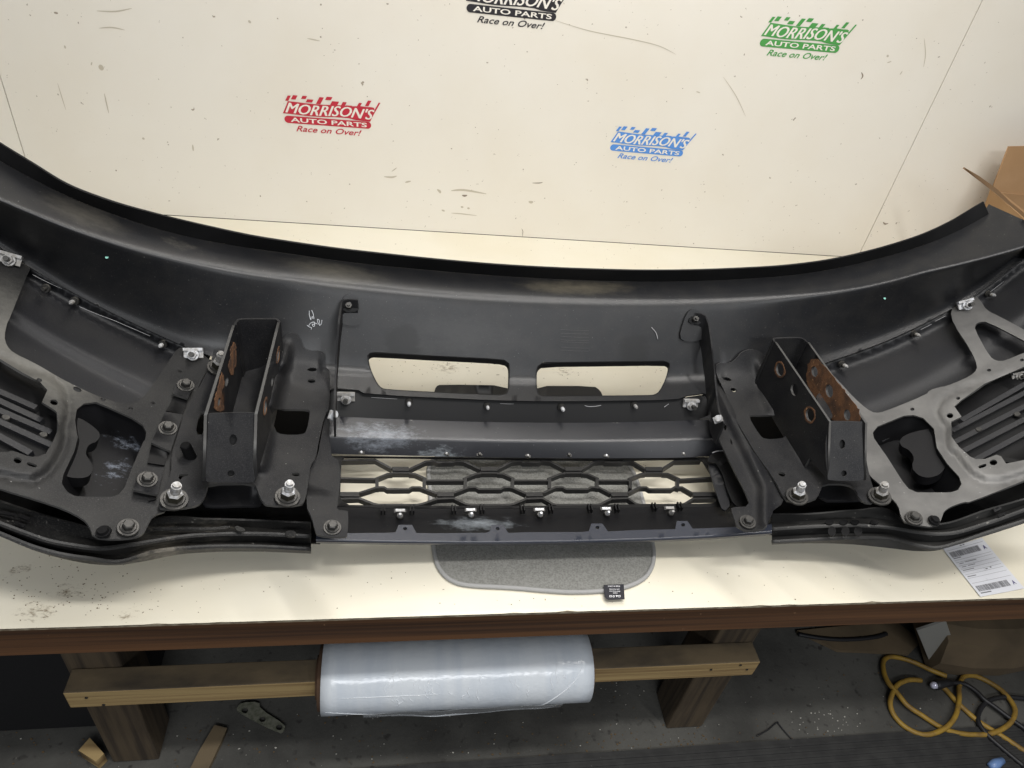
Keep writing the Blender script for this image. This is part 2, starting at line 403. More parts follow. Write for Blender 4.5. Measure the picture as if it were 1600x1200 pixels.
class MB:
    def __init__(s): s.V = []; s.F = []; s.M = []; s.SM = []
    def prism(s, n, r0, r1, z0, z1, mi=0, rot=0, off=(0, 0)):
        """ring-stacked frustum with its own flat caps"""
        ring = lambda r, z: [(off[0]+r*math.cos(2*math.pi*(k+rot)/n), off[1]+r*math.sin(2*math.pi*(k+rot)/n), z) for k in range(n)]
        sm = n > 8
        if sm:
            b = len(s.V); s.V += ring(r0, z0)+ring(r1, z1)
            for k in range(n): s.F.append((b+k, b+(k+1) % n, b+n+(k+1) % n, b+n+k)); s.M.append(mi); s.SM.append(True)
        else:
            A, B = ring(r0, z0), ring(r1, z1)
            for k in range(n):
                b = len(s.V); s.V += [A[k], A[(k+1) % n], B[(k+1) % n], B[k]]; s.F.append((b, b+1, b+2, b+3)); s.M.append(mi); s.SM.append(False)
        b = len(s.V); s.V += ring(r1, z1); s.F.append(tuple(range(b, b+n))); s.M.append(mi); s.SM.append(False)
        b = len(s.V); s.V += ring(r0, z0); s.F.append(tuple(range(b, b+n))[::-1]); s.M.append(mi); s.SM.append(False)
        return s
    def box(s, x0, x1, y0, y1, z0, z1, mi=0):
        for f in (((x0, y0, z0), (x0, y1, z0), (x1, y1, z0), (x1, y0, z0)), ((x0, y0, z1), (x1, y0, z1), (x1, y1, z1), (x0, y1, z1)),
                  ((x0, y0, z0), (x1, y0, z0), (x1, y0, z1), (x0, y0, z1)), ((x0, y1, z0), (x0, y1, z1), (x1, y1, z1), (x1, y1, z0)),
                  ((x0, y0, z0), (x0, y0, z1), (x0, y1, z1), (x0, y1, z0)), ((x1, y0, z0), (x1, y1, z0), (x1, y1, z1), (x1, y0, z1))):
            b = len(s.V); s.V += list(f); s.F.append((b, b+1, b+2, b+3)); s.M.append(mi); s.SM.append(False)
        return s
    def me(s, name, mats):
        me = bpy.data.meshes.new(name); me.from_pydata(s.V, [], s.F); me.update()
        me.polygons.foreach_set('material_index', s.M); me.polygons.foreach_set('use_smooth', s.SM)
        for x in mats: me.materials.append(M[x])
        return me
def bevelled_box(name, x0, x1, y0, y1, z0, z1, m, parent, bw=.003):
    bm = bmesh.new(); bmesh.ops.create_cube(bm, size=1)
    for v in bm.verts: v.co = Vector(((x0+x1)/2+v.co.x*(x1-x0), (y0+y1)/2+v.co.y*(y1-y0), (z0+z1)/2+v.co.z*(z1-z0)))
    bmesh.ops.bevel(bm, geom=list(bm.edges), offset=bw, segments=2, affect='EDGES', profile=.5)
    me = bpy.data.meshes.new(name); bm.to_mesh(me); bm.free(); return link(name, me, m, parent)
def put(name, me, loc, axis, parent, spin=0., scale=1.):
    o = bpy.data.objects.new(name, me); COL.objects.link(o)
    R = Vector(axis).to_track_quat('Z', 'Y').to_matrix().to_4x4()
    o.parent = parent
    if parent is not None and parent.type == 'EMPTY': o.matrix_parent_inverse = Matrix.Translation(-parent.location)
    o.matrix_basis = Matrix.Translation(Vector([float(q) for q in loc])) @ R @ Matrix.Rotation(spin, 4, 'Z') @ Matrix.Scale(scale, 4)
    return o

# ================================================================== THE SETTING
FLOOR = -.67; YF, YW = .6455, 1.9537; XL, XR = -.956, 1.535
fl = bpy.data.objects.new('floor', mesh('floor', [(-3, -.8, FLOOR), (4, -.8, FLOOR), (4, 2.6, FLOOR), (-3, 2.6, FLOOR)], [(0, 1, 2, 3)]))
COL.objects.link(fl); fl.data.materials.append(M['concrete']); fl['kind'] = 'structure'
# wall above the bench: backing with three laminate panels
wl = link('wall', MB().box(-2.6, 3.6, YW+.022, YW+.05, FLOOR, 1.9).me('wall', ['seam']), None); wl['kind'] = 'structure'
for a, b in ((-2.6, XL-.0011), (XL+.0011, XR-.0013), (XR+.0013, 3.6)):
    link('wall_panel', MB().box(a, b, YW, YW+.02, .0015, 1.9).me('wall_panel', ['wall']), None, wl)
def wall_stroke(name, pts, wd, m='seam'):
    P = onY(pts, YW-.0006); P = spline(P, 5); n = len(P); T = np.gradient(P, axis=0); N = np.cross(T, (0, 1, 0)); N /= np.linalg.norm(N, axis=1)[:, None]+1e-9
    wv = wd*np.sin(np.linspace(.25, math.pi-.25, n))[:, None]
    V = list(P+N*wv/2)+list(P-N*wv/2); link(name, mesh(name, V, [(i, i+1, n+i+1, n+i) for i in range(n-1)]), m, wl)
M['scuff'] = mat('grey_brown_scuff', (.52, .47, .38), .7); M['scuffdark'] = mat('dark_scuff', (.27, .22, .17), .7)
for pts, wd, m in (([(868, 32), (920, 48), (990, 62), (1030, 72), (1056, 85)], .0022, 'scuff'), ([(705, 298), (725, 297), (760, 303)], .006, 'scuff'),
                   ([(600, 276), (612, 277), (620, 275)], .005, 'scuff'), ([(612, 268), (620, 262)], .003, 'scuff'), ([(633, 285), (642, 283)], .005, 'scuff'),
                   ([(683, 296), (687, 299), (688, 302)], .007, 'scuff'), ([(722, 305), (726, 306), (730, 305)], .006, 'scuffdark'), ([(826, 315), (830, 316), (833, 315)], .008, 'scuff'),
                   ([(832, 286), (842, 286), (848, 285)], .003, 'scuffdark'), ([(815, 357), (817, 362), (816, 370)], .002, 'scuffdark'), ([(720, 323), (724, 324)], .006, 'scuff'), ([(730, 325), (734, 326)], .006, 'scuff'),
                   ([(690, 328), (695, 330)], .005, 'scuff'), ([(705, 333), (720, 334), (745, 337)], .003, 'scuff'), ([(1346, 113), (1348, 119), (1345, 124)], .004, 'scuffdark'),
                   ([(1386, 86), (1388, 89)], .006, 'scuff'), ([(1386, 98), (1393, 96)], .003, 'scuff'), ([(1406, 117), (1410, 111)], .003, 'scuff'), ([(1444, 60), (1446, 85), (1443, 105)], .0025, 'scuff'),
                   ([(1380, 347), (1383, 350), (1388, 349)], .005, 'scuffdark'), ([(163, 146), (166, 160), (170, 177)], .003, 'scuff'), ([(142, 99), (144, 100)], .009, 'scuff'), ([(157, 101), (159, 110)], .012, 'scuff'),
                   ([(101, 71), (102, 76)], .004, 'scuff'), ([(151, 17), (180, 18), (206, 13)], .003, 'scuff'), ([(155, 44), (175, 43), (195, 47)], .003, 'scuff'), ([(222, 216), (226, 217)], .006, 'scuff'),
                   ([(388, 32), (392, 36)], .006, 'scuff'), ([(301, 226), (302, 236)], .004, 'scuff'), ([(1088, 143), (1094, 145)], .003, 'scuff'), ([(1130, 120), (1150, 150), (1165, 182)], .0018, 'scuff'),
                   ([(480, 60), (500, 64)], .003, 'scuff'), ([(90, 130), (96, 150), (103, 172)], .002, 'scuff')):
    wall_stroke('scuff', pts, wd, m)

# workbench
bench = thing('workbench', (BX, YF, FLOOR), 'long workbench with cream laminate top and red brown front board', 'workbench')
bm = bmesh.new()
xs = np.arange(-2.6, 3.6, .018); rs = np.random.RandomState(3)
nick = np.where(rs.rand(len(xs)) > .90, rs.rand(len(xs))*.0026, rs.rand(len(xs))*.0003)
V = []; F = []; mi = []
for x, k in zip(xs, nick): V += [(x, YF+k, -.0005), (x, YF+.001, -.004), (x, YF+.001, -.007), (x, YW-.001, 0), (x, YF+.006+k, 0), (x, YW-.001, -.007)]
for i in range(len(xs)-1):
    a, b = 6*i, 6*i+6
    for q, k in (((4, 3), 0), ((0, 4), 0), ((1, 0), 1), ((2, 1), 1), ((5, 2), 1)): F.append((a+q[0], b+q[0], b+q[1], a+q[1])); mi.append(k)
link('tabletop', mesh('tabletop', V, F, False, mi), ['cream', 'edge'], bench)
bevelled_box('front_board', -2.6, 3.6, YF+.009, YF+.047, -.088, -.0075, 'board', bench, .003)
bevelled_box('shelf_apron', -2.6, 3.6, YF+.40, YF+.44, -.11, -.0075, 'leg', bench, .003)
# cross rail and posts
RY = .70
ra = onY([(99, 1086), (1190, 1032)], RY); zt = float(ra[:, 2].mean()); x0, x1 = float(ra[0, 0]), float(ra[1, 0])
rail = bevelled_box('roller_rail', x0, x1, RY, RY+.046, zt-.052, zt, ['wood', 'woodgrey'], bench, .002)
for p_ in rail.data.polygons:
    if p_.normal.z > .8: p_.material_index = 1  # top faces take the darker pine: the bench's shadow put into colour
nail = MB().prism(8, .0028, .0028, 0, .0012).me('nail', ['bolt'])
for q in ((135, 1090), (162, 1101), (1157, 1039), (1167, 1046), (1111, 1046)): put('nail', nail, onY([q], RY-.0006)[0], (0, -1, 0), rail)
PY = RY+.047
for (q0, q1, dx) in (((137, 1112), (217, 1110), .0), ((1068, 1090), (1122, 1090), .0)):
    e = onY([q0, q1], PY)
    bevelled_box('post', e[0, 0], e[0, 0]+.092, PY, PY+.09, FLOOR+.001, -.0078, 'leg', bench, .004)
bevelled_box('post', -1.2, -1.11, PY, PY+.09, FLOOR+.001, -.0078, 'leg', bench, .004)
bevelled_box('post', 1.75, 1.84, PY+.3, PY+.39, FLOOR+.001, -.0078, 'leg', bench, .004)

# ================================================================== THE BUMPER
B = thing('truck_bumper', (BX, .95, 0), 'black truck bumper lying face down, showing brackets, grille and bolts', 'bumper')
def S_fn(h): return lambda v: S(v, h)
# ---- main cover
c1 = curve([(-80, 170), (-40, 198), (0, 224), (50, 255), (100, 286), (162, 311), (250, 336), (325, 354), (400, 370), (450, 378), (520, 388), (590, 396), (650, 402.5), (780, 414), (920, 421), (1022, 423), (1160, 419.5), (1230, 415), (1300, 405.5), (1352, 394), (1405, 379), (1440, 367), (1487, 345), (1525, 322), (1537, 315)])
c2 = curve([(-80, 199), (-40, 226), (0, 251), (45, 276), (100, 304), (175, 334), (250, 358.5), (300, 371), (350, 381), (400, 389), (450, 396), (520, 406), (590, 414.5), (660, 421), (780, 431), (920, 438), (1022, 440), (1100, 438.5), (1180, 434.5), (1230, 430.5), (1300, 420.5), (1352, 409), (1405, 395), (1440, 384), (1487, 365), (1530, 343), (1545, 334), (1600, 302), (1680, 255)])
c3 = curve([(-80, 280), (0, 314), (50, 335), (100, 355), (175, 380), (250, 400), (325, 415), (400, 427), (450, 432.5), (520, 440), (590, 447.5), (660, 454), (780, 461.5), (920, 467), (1022, 468.5), (1180, 465), (1230, 462.5), (1300, 457), (1352, 449), (1405, 437), (1440, 427.5), (1500, 414), (1600, 388), (1680, 362)])
c5 = curve([(-80, 333), (-40, 360), (0, 386), (48, 418), (100, 449), (160, 481), (232, 516), (289, 541), (329, 556), (420, 584), (490, 604), (523, 610), (568, 614), (620, 618), (700, 622), (800, 626), (960, 626), (1060, 623), (1096, 619), (1180, 602), (1287, 568), (1400, 526), (1484, 484), (1525, 461), (1553, 440), (1590, 411), (1640, 374), (1680, 345)])
c4c = curve([(-80, 318), (0, 371), (100, 434), (230, 500), (329, 540), (430, 562), (526, 578), (566, 581), (800, 595), (1048, 593), (1106, 590), (1190, 580), (1287, 552), (1400, 511), (1525, 447), (1590, 398), (1680, 330)])
def cover_h(v):
    x, y = v[:, 0], v[:, 1]; y2, y3, y4, y5 = c2(x), c3(x), c4c(x), c5(x)
    A = .276+(.285-.276)*(y3-y)/(y3-y2)
    Bq = .276+(.140-.276)*(y-y3)/(y4-y3)
    C = .140+(.130-.140)*(y-y4)/np.maximum(y5-y4, 4)
    k = .0030; mn = -k*np.logaddexp(-A/k, -Bq/k)
    k = np.where((x > 500) & (x < 1130), .0010, .0060); return k*np.logaddexp(mn/k, np.minimum(C, .16)/k)
xs = np.arange(-78, 1652, 4.5)
ext = []
for x in xs:
    y2, y3, y4, y5 = float(c2(x)), float(c3(x)), float(c4c(x)), float(c5(x))
    for t in (.25, .5, .7, .82, .9, .95, 1): ext.append((x, y2+(y3-y2)*t))
    for t in (.04, .09, .16, .28, .45, .62, .8, .92, 1): ext.append((x, y3+(y4-y3)*t))
    for t in (.3, .65): ext.append((x, y4+(y5-y4)*t))
top = [(x, float(c2(x))) for x in np.arange(-80, 1540, 12)]+[(1545, 319), (1600, 344), (1650, 366)]
bot = [(x, float(c5(x))) for x in list(np.arange(1650, 570, -12))+[568, 560, 548, 523]+list(np.arange(518, -81, -12))]
bot = [(x, y-(4 if 523 <= x <= 560 or 1066 <= x <= 1100 else 0)) for x, y in bot]
openL = Z6((468, 580), (490, 556), (530, 550), (1000, 578), (1400, 598), (1540, 610), (1580, 640), (1584, 700), (1580, 840), (1560, 880), (1500, 890), (1000, 868), (640, 848), (580, 838), (545, 805), (500, 720), (475, 640))
openR = R1((185, 700), (200, 660), (240, 630), (700, 624), (1190, 618), (1230, 635), (1236, 670), (1205, 770), (1160, 860), (1120, 888), (1060, 893), (400, 898), (240, 898), (200, 880), (184, 820))
cover = plate('fascia_cover', top+bot, 'fascia', B, h=cover_h, th=.0035, holes=(openL, openR), extra=ext, sm=0, hs=1, step=9)
for q in (openL, openR):
    qq = np.array(dense(chaikin(q, 1), 8)); P = S(qq, cover_h(qq)-.0005)
    ribbon('opening_rim', P, 'black', cover, drop=.011, th=.0045, closed=True)
t = np.linspace(0, 1, 150)
xa = -80+(1537+80)*t; xb = -80+(1545+80)*t; pa = np.stack([xa, c1(xa)], -1); pb = np.stack([xb, c2(xb)], -1)
hl = .320; loft('return_flange', [S(pa, hl), S(pa*.5+pb*.5, .303), S(pb, .2855)], 'flange', B, .003)
for q in ((167, 402), (1382, 466)):
    put('paint_dot', MB().prism(10, .0026, .0026, 0, .0006).me('paint_dot', ['green']), S1(*q, float(cover_h(np.array([q]))[0])+.0004), (0, -.6, .8), cover)
# chalk writing on the cover
def chalk(pts, wd=.0012, m='paintw', name='chalk_mark', par=None, lift=.0012):
    v = np.array(pts, float); P = S(v, cover_h(v)+lift); P = spline(P, 4); tube(name, P, wd, m, par or cover, 5)
ZK = zc(470, 470, 26.667)
for s in (((355, 420), (350, 560), (370, 680), (420, 800)), ((450, 390), (520, 560), (550, 760)), ((470, 640), (500, 700), (495, 750)),
          ((400, 670), (430, 690), (420, 790)), ((260, 1020), (350, 1090), (440, 1120), (430, 1200)), ((330, 1040), (400, 940), (500, 890), (580, 900), (560, 950), (640, 940), (690, 980)),
          ((480, 960), (500, 1060), (560, 1060), (580, 980), (500, 990)), ((690, 760), (700, 880), (780, 1020), (800, 1040)), ((700, 770), (760, 800), (790, 960)), ((880, 800), (870, 900), (840, 990), (790, 1000))):
    chalk(ZK(*s), .0006)
chalk(R1((1090, 358), (1125, 400), (1138, 450)), .0008, 'scratch', 'scratch')
for yy in (375, 402, 428, 455, 470, 512, 535): chalk(R1((380, yy), (500, yy+6), (600, yy+8)), .0002, 'litedge', 'moulded_line')

# ---- middle: black wall, grey band, lower band
def xcurve(f, xs, h): v = np.stack([xs, f(xs)], -1); return S(v, h)
bx = np.linspace(512, 1128, 60)
b0 = curve([(512, 606), (560, 610), (620, 617), (700, 621), (800, 625), (960, 625), (1060, 622), (1128, 612)])
b1 = curve([(512, 650), (620, 655), (800, 660), (960, 660), (1074, 657), (1128, 655)])
b2 = curve([(512, 681), (640, 685), (800, 689), (960, 689), (1074, 687), (1128, 686)])
b3 = curve([(512, 709), (640, 712), (800, 715), (960, 716), (1090, 714), (1128, 712)])
loft('stud_wall', [xcurve(b0, bx, .124), xcurve(lambda x: b0(x)*.5+b1(x)*.5, bx, .107), xcurve(b1, bx, .089)], 'black', B, .003)
band = loft('step_band', [xcurve(b1, bx, .089), xcurve(lambda x: b1(x)*.7+b2(x)*.3, bx, .0865), xcurve(lambda x: b1(x)*.12+b2(x)*.88, bx, .082), xcurve(b2, bx, .0805), xcurve(lambda x: b2(x)*.88+b3(x)*.12, bx, .0775), xcurve(b3, bx, .053)], 'band', B, .003)
# ---- grille opening and honeycomb
grille = plate('grille', Z7((110, 460), (290, 462), (1600, 476))+Z8((600, 482), (1560, 468), (1700, 480), (1840, 860), (1500, 860), (700, 870))+Z7((1600, 872), (240, 866), (150, 820)),
               'black', B, h=.047, th=.004, holes=(Z7((268, 500), (290, 470), (600, 470), (1600, 484))+Z8((500, 490), (1000, 492), (1540, 480), (1590, 500), (1650, 600), (1700, 780), (1690, 822), (1650, 835), (1200, 838), (500, 850), (100, 852))+Z7((1300, 852), (900, 850), (330, 844), (275, 815), (258, 780), (262, 640)),), sm=1, hs=1)
def bar(pts, h=.045, th=.0042, drop=.0105):
    P = S(dense(pts, 16, False), h); ribbon('grille_bar', P, 'grillebar', grille, drop=drop, th=th)
TN = [626, 764, 896, 1022]; BN = [548, 696, 835, 968, 1096]
ty = lambda x: -2.5*(x-540)/560
H = 12
# top contour
px = [(533, 719), (574, 719)]
bar([(533, 719+0), (586, 718), (612, 732)])
for i, c in enumerate(TN):
    o = 1.5
    bar([(c-13, 731+o), (c+13, 731+o)], .047, .010, .007)                        # node block
    bar([(c-13, 738+o), (c-20, 740), (c-40, 748)]); bar([(c+13, 738+o), (c+22, 740), (c+40, 748)])
    bar([(c-37, 747), (c-37, 763)], .045, .006); bar([(c+37, 748), (c+37, 763)], .045, .006)
    bar([(c-13, 737+o), (c+13, 737+o)])
    nx = TN[i+1] if i < 3 else None
    if nx: 
        m_ = (c+nx)/2; k_ = (nx-c)/2
        bar([(c+13, 733), (c+k_-30, 721), (c+k_-16, 720), (c+k_-13, 722), (c+k_+13, 722), (c+k_+17, 720), (c+k_+30, 721), (nx-13, 733)])
        bar([(c+37, 750.5), (nx-37, 750.5)])
bar([(531, 747), (590, 748)]); bar([(1059, 749), (1118, 746)])
bar([(1035, 732), (1054, 720), (1095, 719)])
for i, c in enumerate(BN):
    last = i == len(BN)-1; first = i == 0
    bar([(c-13 if not first else 531, 772), (c+13 if not last else 1122, 772)], .047, .010, .007)
    bar([(c-13 if not first else 531, 779), (c+13 if not last else 1122, 778)])
    if not last:
        nx = BN[i+1]; k_ = (nx-c)/2
        bar([(c+13, 770), (c+k_-33, 761), (c+k_-22, 761), (c+k_-17, 764), (c+k_+17, 764), (c+k_+22, 761), (c+k_+34, 761), (nx-13, 771)])
        bar([(c+13, 778), (c+k_-38, 787), (c+k_-30, 788.5), (c+k_+30, 788.5), (c+k_+38, 787), (nx-13, 779)])
# dark things of the outer face that show through the plate openings
for q in (Z6((990, 870), (1005, 820), (1040, 803), (1600, 812), (1610, 930), (990, 900)), R1((150, 815), (640, 815), (690, 850), (712, 900), (700, 930), (160, 930))):
    plate('face_insert', q, 'black', B, h=.085, th=.006)
# ---- lower valance under the grille
lx = np.linspace(494, 1206, 60)
l0 = curve([(494, 790), (800, 792), (1100, 787), (1206, 784)]); l1 = curve([(494, 808), (800, 808), (1100, 803), (1206, 800)])
l2 = curve([(494, 836), (800, 837), (1000, 834), (1206, 824)]); l3 = curve([(494, 845), (640, 847.5), (800, 848), (960, 845), (1100, 839.5), (1206, 832)])
loft('lower_valance', [xcurve(l0, lx, .046), xcurve(lambda x: l1(x)-2, lx, .048), xcurve(l1, lx, .054), xcurve(l2, lx, .0655)], 'valance', B, .003)
tb = []
def tabpts(*q): return q
fl_top = [(494, 833.5), (560, 833)]+Z7((640, 1062), (690, 1058), (715, 1000), (820, 1000), (852, 1064), (1000, 1066), (1400, 1062), (1428, 1050), (1440, 1000), (1530, 1000), (1572, 1064))+Z8((200, 1058), (650, 1056), (700, 1050), (720, 990), (805, 990), (850, 1052), (1100, 1040), (1375, 1034), (1388, 970), (1470, 970), (1512, 1030))+[(1140, 824), (1206, 819)]
fl_bot = [(x, float(l3(x))-2.0) for x in np.linspace(1206, 494, 40)]
fh = [ell(*q, 3.2, 2.6) for q in Z7((765, 1030), (1488, 1030))+Z8((768, 1020), (1437, 1000))]
plate('bottom_flange', fl_top+fl_bot, 'bluelip', B, h=.074, th=.003, holes=fh, sm=0, hs=0)
loft('bottom_lip', [xcurve(lambda x: l3(x)-2.6, lx, .0742), xcurve(lambda x: l3(x)-1, lx, .0735), xcurve(lambda x: l3(x)+.8, lx, .0715), xcurve(lambda x: l3(x)+2.5, lx, .068), xcurve(lambda x: l3(x)+4, lx, .060), xcurve(lambda x: l3(x)+2, lx, .048)], 'bluelip', B, .003)
# ---- outer skin at each side
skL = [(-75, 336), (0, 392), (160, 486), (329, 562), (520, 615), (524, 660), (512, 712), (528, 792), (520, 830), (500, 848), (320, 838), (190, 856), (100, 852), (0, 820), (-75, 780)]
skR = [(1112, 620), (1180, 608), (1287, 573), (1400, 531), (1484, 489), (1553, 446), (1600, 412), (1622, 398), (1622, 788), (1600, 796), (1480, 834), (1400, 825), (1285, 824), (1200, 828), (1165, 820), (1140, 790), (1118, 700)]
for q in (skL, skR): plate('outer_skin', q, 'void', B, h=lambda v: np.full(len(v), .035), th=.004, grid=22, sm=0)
# ---- inner panels seen in the upper windows of the side stampings
ipL = [(-75, 322), (0, 371), (48, 402), (100, 433), (160, 465), (232, 500), (289, 525), (335, 542), (310, 600), (250, 690), (200, 668), (100, 620), (0, 575), (-75, 540)]
ipR = [(1285, 553), (1412, 504), (1484, 468), (1553, 424), (1600, 388), (1622, 372), (1622, 594), (1600, 590), (1500, 620), (1380, 690), (1290, 650)]
def ip_h(edge):
    def f(v):
        d = v[:, 1]-edge(v[:, 0]); r = .088+.030*np.exp(-np.maximum(d-4, 0)/6.0)-.012*np.clip(-d/10, 0, 1)
        e = 1/(1+np.exp(-(d-95)/4.0)); return r-.012*e
    return f
pnL = plate('inner_panel', ipL, 'panel', B, h=ip_h(c5), th=.003, grid=7, sm=0)
pnR = plate('inner_panel', ipR, 'panel', B, h=ip_h(c5), th=.003, grid=7, sm=0)
def edge_line(pts, h, par, r=.0004): tube('edge_bead', spline(S(pts, h), 4), r, 'scratch', par, 5)
edge_line(ZA((510, 490), (700, 590), (970, 715)), .117, pnL); edge_line(ZA((1240, 990), (1420, 1070), (1600, 1140))+Z2((960, 115), (1250, 240)), .117, pnL)
edge_line(R4((740, 400), (830, 355)), .117, pnR); edge_line(R4((860, 330), (950, 285)), .117, pnR); edge_line(R4((1320, 85), (1430, 0)), .117, pnR)
edge_line(Z7((500, 5), (800, 22), (1050, 30), (1300, 22), (1600, 50)), .118, B, .0004); edge_line(Z8((0, 52), (120, 55), (300, 35), (450, 32)), .118, B, .0004)
edge_line(Z8((655, 62), (700, 76), (780, 70), (870, 42)), .116, B, .0007); edge_line(Z8((1290, 80), (1330, 50), (1345, 22)), .116, B, .0006)

# ---- side stampings
stL = [(-75, 352), (-30, 376)]+ZA((0, 95), (130, 150), (300, 268), (450, 365), (478, 400), (440, 460), (300, 800), (150, 1180))+Z2((60, 130), (35, 240), (55, 320), (110, 380), (300, 470), (500, 590), (700, 690), (850, 755), (1000, 802), (1100, 805), (1180, 770), (1300, 610), (1420, 430), (1480, 340), (1540, 332))+Z4((340, 398), (500, 462), (512, 520), (440, 640), (400, 760), (330, 900))+Z5((330, 120), (290, 300), (280, 430), (200, 620))+Z3((1400, 575), (1280, 612), (1235, 690), (1200, 765), (1130, 800), (960, 815), (780, 800), (745, 700), (690, 640), (540, 562), (330, 490), (0, 392))+[(-75, 735)]
pkL = Z2((640, 850), (700, 803), (800, 790), (900, 830), (1100, 920), (1190, 980), (1220, 1040), (1210, 1100))+Z3((1190, 10), (1100, 220), (1040, 380), (990, 440), (930, 460), (640, 460), (560, 420), (515, 350), (530, 270), (620, 80), (650, -40))+Z2((640, 1050), (625, 940))
rbL = [(-60, 530)]+Z2((0, 430), (180, 540), (330, 620), (395, 690), (350, 790))+ZB((690, 170), (710, 190), (720, 300), (735, 380), (720, 430), (640, 600), (570, 710), (480, 745), (400, 750), (330, 735), (180, 680), (130, 675), (100, 690), (0, 690))+[(-60, 690)]
hlL = [pkL, rbL]+[ell(*Z2((x, y))[0], a/5.33, b/5.33, r) for x, y, a, b, r in ((327, 607, 24, 15, 15), (645, 685, 38, 19, 22), (858, 768, 21, 15, 10), (1090, 848, 21, 15, 10), (450, 792, 33, 23, 15), (1275, 798, 16, 12, 0), (1500, 533, 17, 11, 20))]
hlL += [ell(*ZB((222, 795))[0], 6.6, 4.6, 10), ZB((345, 810), (470, 850), (450, 890), (330, 850))]
stepL = [(-80, 520)]+Z2((0, 410), (200, 500), (420, 570), (520, 650), (560, 740), (570, 860), (540, 1000))+ZB((810, 480), (790, 620), (690, 820), (570, 960), (400, 1045), (200, 1010), (0, 965))+[(-80, 730)]
def step_h(base, poly, amt, wd=5):
    def f(v):
        d = dist_poly(v, poly); i = inside(v, poly); s = np.where(i, d, -d)
        g = np.exp(-(s/ (wd*.9))**2)
        return base + amt*(1/(1+np.exp(-s/(wd*.35)))) - .006*g
    return f
stampL = plate('side_reinforcement', stL, 'stampL', B, h=step_h(.126, stepL, .006), th=.0035, holes=hlL, grid=6, sm=1)
stampL['label'] = 'grey coated reinforcement stamping at the left end'
stR = R4((985, 240), (1050, 192), (1190, 112), (1240, 160), (1290, 240), (1400, 292), (1600, 398))+[(1680, 562)]+[(1690, 700)]+R5((1700, 545), (1600, 592), (1150, 772), (1100, 768), (980, 812), (930, 852), (922, 885), (880, 985), (620, 950), (575, 900), (555, 800), (480, 720), (420, 640), (300, 540), (270, 420))+[(1344, 690), (1335, 640), (1300, 590), (1290, 575)]+R4((60, 830), (180, 965), (290, 1062), (360, 1097), (440, 1082), (790, 940), (810, 905), (900, 878), (950, 872), (1100, 812), (1190, 760), (1215, 700), (1150, 560), (1010, 350))
pkR = R5((340, 190), (380, 140), (600, 50), (680, 45), (760, 70), (850, 160), (875, 320), (960, 450), (1060, 560), (1080, 620), (1050, 670), (990, 690), (710, 690), (640, 660), (590, 600), (450, 380), (350, 240))
triR = R4((1190, 400), (1195, 355), (1230, 335), (1290, 332), (1600, 492), (1690, 545), (1680, 570), (1600, 592), (1440, 660), (1370, 662), (1310, 620))
rbR = RC((1800, 15), (1600, 105), (1100, 320), (820, 520), (730, 600), (820, 730), (690, 790), (690, 970), (740, 1040))+R5((1060, 310), (1150, 390), (1200, 412), (1280, 410), (1370, 375), (1410, 390), (1450, 450), (1600, 420), (1750, 370))
hlR = [pkR, triR, rbR]+[ell(*RC((x, y))[0], a/8, b/8) for x, y, a, b in ((205, 635, 27, 19), (777, 497, 26, 19), (675, 715, 42, 31), (1163, 147, 27, 18), (1575, 20, 26, 18))]
hlR += [R5((1215, 470), (1280, 447), (1292, 470), (1228, 494)), ell(*R5((1345, 440))[0], 6, 4.4)]
stepR = RC((1900, 80), (1500, 200), (1000, 330), (700, 440), (560, 530), (500, 650), (540, 770), (620, 850), (610, 1000), (650, 1180))+R5((1000, 350), (1150, 540), (1280, 605), (1400, 605), (1600, 545), (1750, 490))
stampR = plate('side_reinforcement', stR, 'stampR', B, h=step_h(.126, stepR, .006), th=.0035, holes=hlR, grid=6, sm=1)
stampR['label'] = 'pale grey reinforcement stamping at the right end'
# pocket buckets, lamp bodies and ribbed panels
def bucket(ring, depth, par):
    q = np.array(dense(chaikin(ring, 1), 8)); c = q.mean(0); P = S(q, .120)
    n = len(P); P2 = P+(P.mean(0)-P)*.10; P2[:, 2] -= depth
    o = loft('pocket_wall', [np.vstack([P, P[:1]]), np.vstack([P*.5+P2*.5, (P*.5+P2*.5)[:1]]), np.vstack([P2, P2[:1]])], 'bucket', par, .002)
    f = link('pocket_floor', mesh('pocket_floor', list(P2), [tuple(range(n))]), 'bucket', par)
bucket(pkL, .055, stampL); bucket(pkR, .055, stampR)
bodyL = ZB((930, 240), (1070, 300), (1240, 430), (1250, 500), (1210, 560), (1120, 590), (1080, 650), (1070, 720), (1120, 790), (1160, 860), (1150, 950), (1090, 1005), (990, 1018), (850, 1005), (800, 960), (850, 700))
bodyR = R5((560, 260), (600, 215), (700, 180), (860, 150), (900, 330), (950, 440), (930, 510), (880, 550), (800, 570), (720, 550), (660, 480), (690, 400), (640, 330), (580, 310))
plate('lamp_body', bodyL, 'bucket', stampL, h=.112, th=.02, sm=2); plate('lamp_body', bodyR, 'bucket', stampR, h=.112, th=.02, sm=2)
def ribs(ring, lines, par, w=6):
    xs_ = [q[0] for q in ring]; 
    big = [(x+(8 if x > 800 else -8)*0, y) for x, y in ring]
    base = plate('ribbed_panel', ring, 'black', par, h=.094, th=.003, sm=1)
    for (a, b) in lines:
        P = S(dense([a, b], 12, False), .103); ribbon('rib', P, 'bluelip' if False else 'panel', base, drop=.010, th=.009)
ribs(rbL, [(ZB((-300, -90))[0], ZB((520, 290))[0]), (ZB((-300, 40))[0], ZB((640, 440))[0]), (ZB((-300, 170))[0], ZB((640, 600))[0]), (ZB((-300, 330))[0], ZB((380, 700))[0]), (ZB((-300, -200))[0], ZB((450, 130))[0])], stampL)
